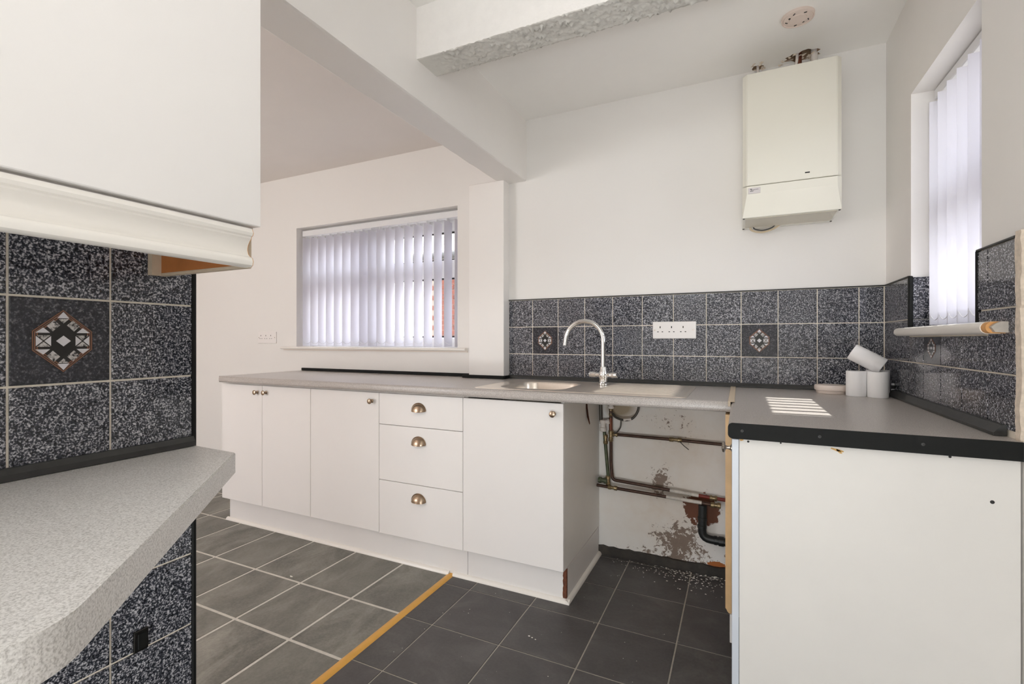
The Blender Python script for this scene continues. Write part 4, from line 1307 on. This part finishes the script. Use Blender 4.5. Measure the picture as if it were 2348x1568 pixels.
pipe(wp, 'pipe', [(-0.161, YW, 0.350), (-0.165, YW, 0.188), (-0.02, YW, 0.184)], 0.0195, 'waste', 0.04, 16)
for c, ax, L, r in (((-0.163, YW, 0.283), (0, 0, 1), 0.016, 0.0218), ((-0.1645, YW, 0.245), (0, 0, 1), 0.014, 0.0218), ((-0.103, YW, 0.1865), (1, 0, 0), 0.014, 0.0215), ((-0.078, YW, 0.186), (1, 0, 0), 0.024, 0.0228)):
    bm = bmesh.new(); lathe(bm, [(0.017, -L / 2), (r - 0.001, -L / 2), (r, -L / 2 + 0.001), (r, L / 2 - 0.001), (r - 0.001, L / 2), (0.017, L / 2)], c, ax, 18)
    obj('collar', bm, 'waste', wp, smooth=True)

# paint flakes fallen on the floor
def flakes():
    rnd = random.Random(17)
    bm = bmesh.new()
    spots = []
    for k in range(230):
        x = rnd.gauss(-0.22, 0.13); y = D - 0.020 - abs(rnd.gauss(0, 0.075))
        spots.append((x, y, rnd.uniform(0.0016, 0.0058)))
    for k in range(70):
        spots.append((rnd.uniform(-1.2, -0.05), rnd.uniform(1.05, 2.4), rnd.uniform(0.0008, 0.0024)))
    for k in range(25):
        spots.append((rnd.uniform(-0.64, -0.35), rnd.uniform(2.45, 2.52), rnd.uniform(0.0012, 0.004)))
    spots += [(-0.104, 2.522, 0.011), (-0.107, 2.516, 0.010), (-1.245, 1.515, 0.009), (-1.243, 1.508, 0.006), (-0.74, 1.71, 0.006), (-0.725, 1.705, 0.005), (-0.71, 1.70, 0.004)]
    for x, y, s in spots:
        if not (-1.24 < x < -0.045) or (x < -0.66 and y > 1.97):
            continue
        n = rnd.randint(4, 6); a0 = rnd.uniform(0, 6)
        top = [bm.verts.new((x + s * rnd.uniform(.6, 1.2) * math.cos(a0 + 2 * math.pi * i / n), y + s * rnd.uniform(.5, 1) * math.sin(a0 + 2 * math.pi * i / n), 0.0012 + rnd.uniform(0, 0.25) * s)) for i in range(n)]
        apex = bm.verts.new((x, y, 0.0015 + s * 0.35))
        for i in range(n):
            bm.faces.new((top[i], top[(i + 1) % n], apex))
    o = obj('paint_flakes', bm, 'flake')
    o['kind'] = 'stuff'
    tag(o, 'white paint flakes scattered on the dark floor by the back wall', 'debris')
flakes()
def big_flake(x, y, s, label):
    rnd = random.Random(int(x * -1000))
    bm = bmesh.new()
    vs = [bm.verts.new((x + s * rnd.uniform(.5, 1.1) * math.cos(i), y + 0.6 * s * rnd.uniform(.5, 1.1) * math.sin(i), 0.0004 + rnd.uniform(0, 0.35) * s)) for i in range(6)]
    bmesh.ops.convex_hull(bm, input=vs)
    tag(obj('plaster_chip', bm, 'flake', at=(x, y, 0.0)), label, 'debris')
big_flake(-1.976, 1.642, 0.009, 'white chip on the grey tiles, farther from the gold strip')
big_flake(-1.881, 1.605, 0.008, 'small white chip on the grey tiles, on the grout nearer the gold strip')

# ------------------------------------------------------------------ outside the windows
sun_block_eave = structure(obj('trim_11', boxes((RX + 0.29, 1.19, -2.1, 3.4, 2.085, 2.12), (1.17, 1.20, -2.1, 3.4, 2.07, 2.25), (RX + 0.29, 1.19, -2.1, 3.4, 2.22, 2.6)), 'upvc'))  # unseen eave added to block sun through the upper right-hand pane
bg = thing('brick_outbuilding', (-2.6, 6.5, -0.2), 'red brick outbuilding with white fascia seen through the right part of the dining blind', 'building')
box('wall', (-4.25, 0.5, 6.01, 8.0, -0.2, 2.22), 'mortar', bg)
bm = bmesh.new()
for r in range(32):
    z = -0.19 + 0.075 * r
    for k in range(21):
        x = -4.25 + 0.225 * k + (0.1125 if r % 2 else 0)
        if x + 0.215 > 0.5:
            continue
        quad_box(bm, x, x + 0.215, 5.998, 6.05, z, z + 0.065)
o = obj('brickwork', bm, 'brick', bg); o['kind'] = 'stuff'
box('corner_post', (-4.52, -4.26, 5.97, 6.06, -0.2, 2.25), 'gloss', bg, 0.005)
box('fascia', (-4.5, 0.6, 5.86, 5.90, 2.22, 2.42), 'gloss', bg, 0.004)
bm = bmesh.new(); tube(bm, [(-4.52, 5.81, 2.38), (0.6, 5.81, 2.38)], 0.055, 10); obj('gutter', bm, 'trim', bg, smooth=True)
bm = bmesh.new()
for k in range(9):
    y0 = 5.82 + 0.26 * k; z0 = 2.42 + 0.16 * k
    prism(bm, [(y0, z0), (y0, z0 + 0.03), (y0 + 0.30, z0 + 0.21), (y0 + 0.30, z0 + 0.18)], 'x', -4.5, 0.6)
obj('roof', bm, 'roof', bg)
def shrub(name, c, rx, ry, rz, n, label, seed):
    rnd = random.Random(seed)
    t = thing(name, (c[0], c[1], -0.2), label, 'shrub')
    bm = bmesh.new()
    for k in range(n):
        u = Vector((rnd.gauss(0, 1), rnd.gauss(0, 1), rnd.gauss(0, 1))).normalized() * (rnd.uniform(0.55, 1.0))
        p_ = Vector((c[0] + rx * u.x, c[1] + ry * u.y, c[2] + rz * u.z))
        a = Vector((rnd.uniform(-1, 1), rnd.uniform(-1, 1), rnd.uniform(-1, 1))).normalized()
        b = a.orthogonal().normalized()
        L, W = rnd.uniform(0.05, 0.10), rnd.uniform(0.02, 0.045)
        vs = [bm.verts.new(p_ + q_) for q_ in (-a * L, b * W, a * L, -b * W)]
        bm.faces.new(vs)
    o = obj('foliage', bm, 'leaf', t); o['kind'] = 'stuff'
    bm = bmesh.new(); tube(bm, [(c[0], c[1], -0.2), (c[0] + 0.05, c[1], c[2] * 0.6), (c[0], c[1] + 0.03, c[2] + rz * 0.4)], [0.06, 0.045, 0.02], 8)
    obj('stem', bm, 'fence', t)
shrub('garden_shrub', (-6.15, 6.6, 1.0), 0.75, 0.5, 0.62, 1700, 'green garden shrub seen through the middle slats of the dining blind', 1)
shrub('garden_shrub', (-8.2, 7.6, 1.0), 1.0, 0.6, 0.75, 1500, 'green garden shrub farther left behind the dining blind', 2)
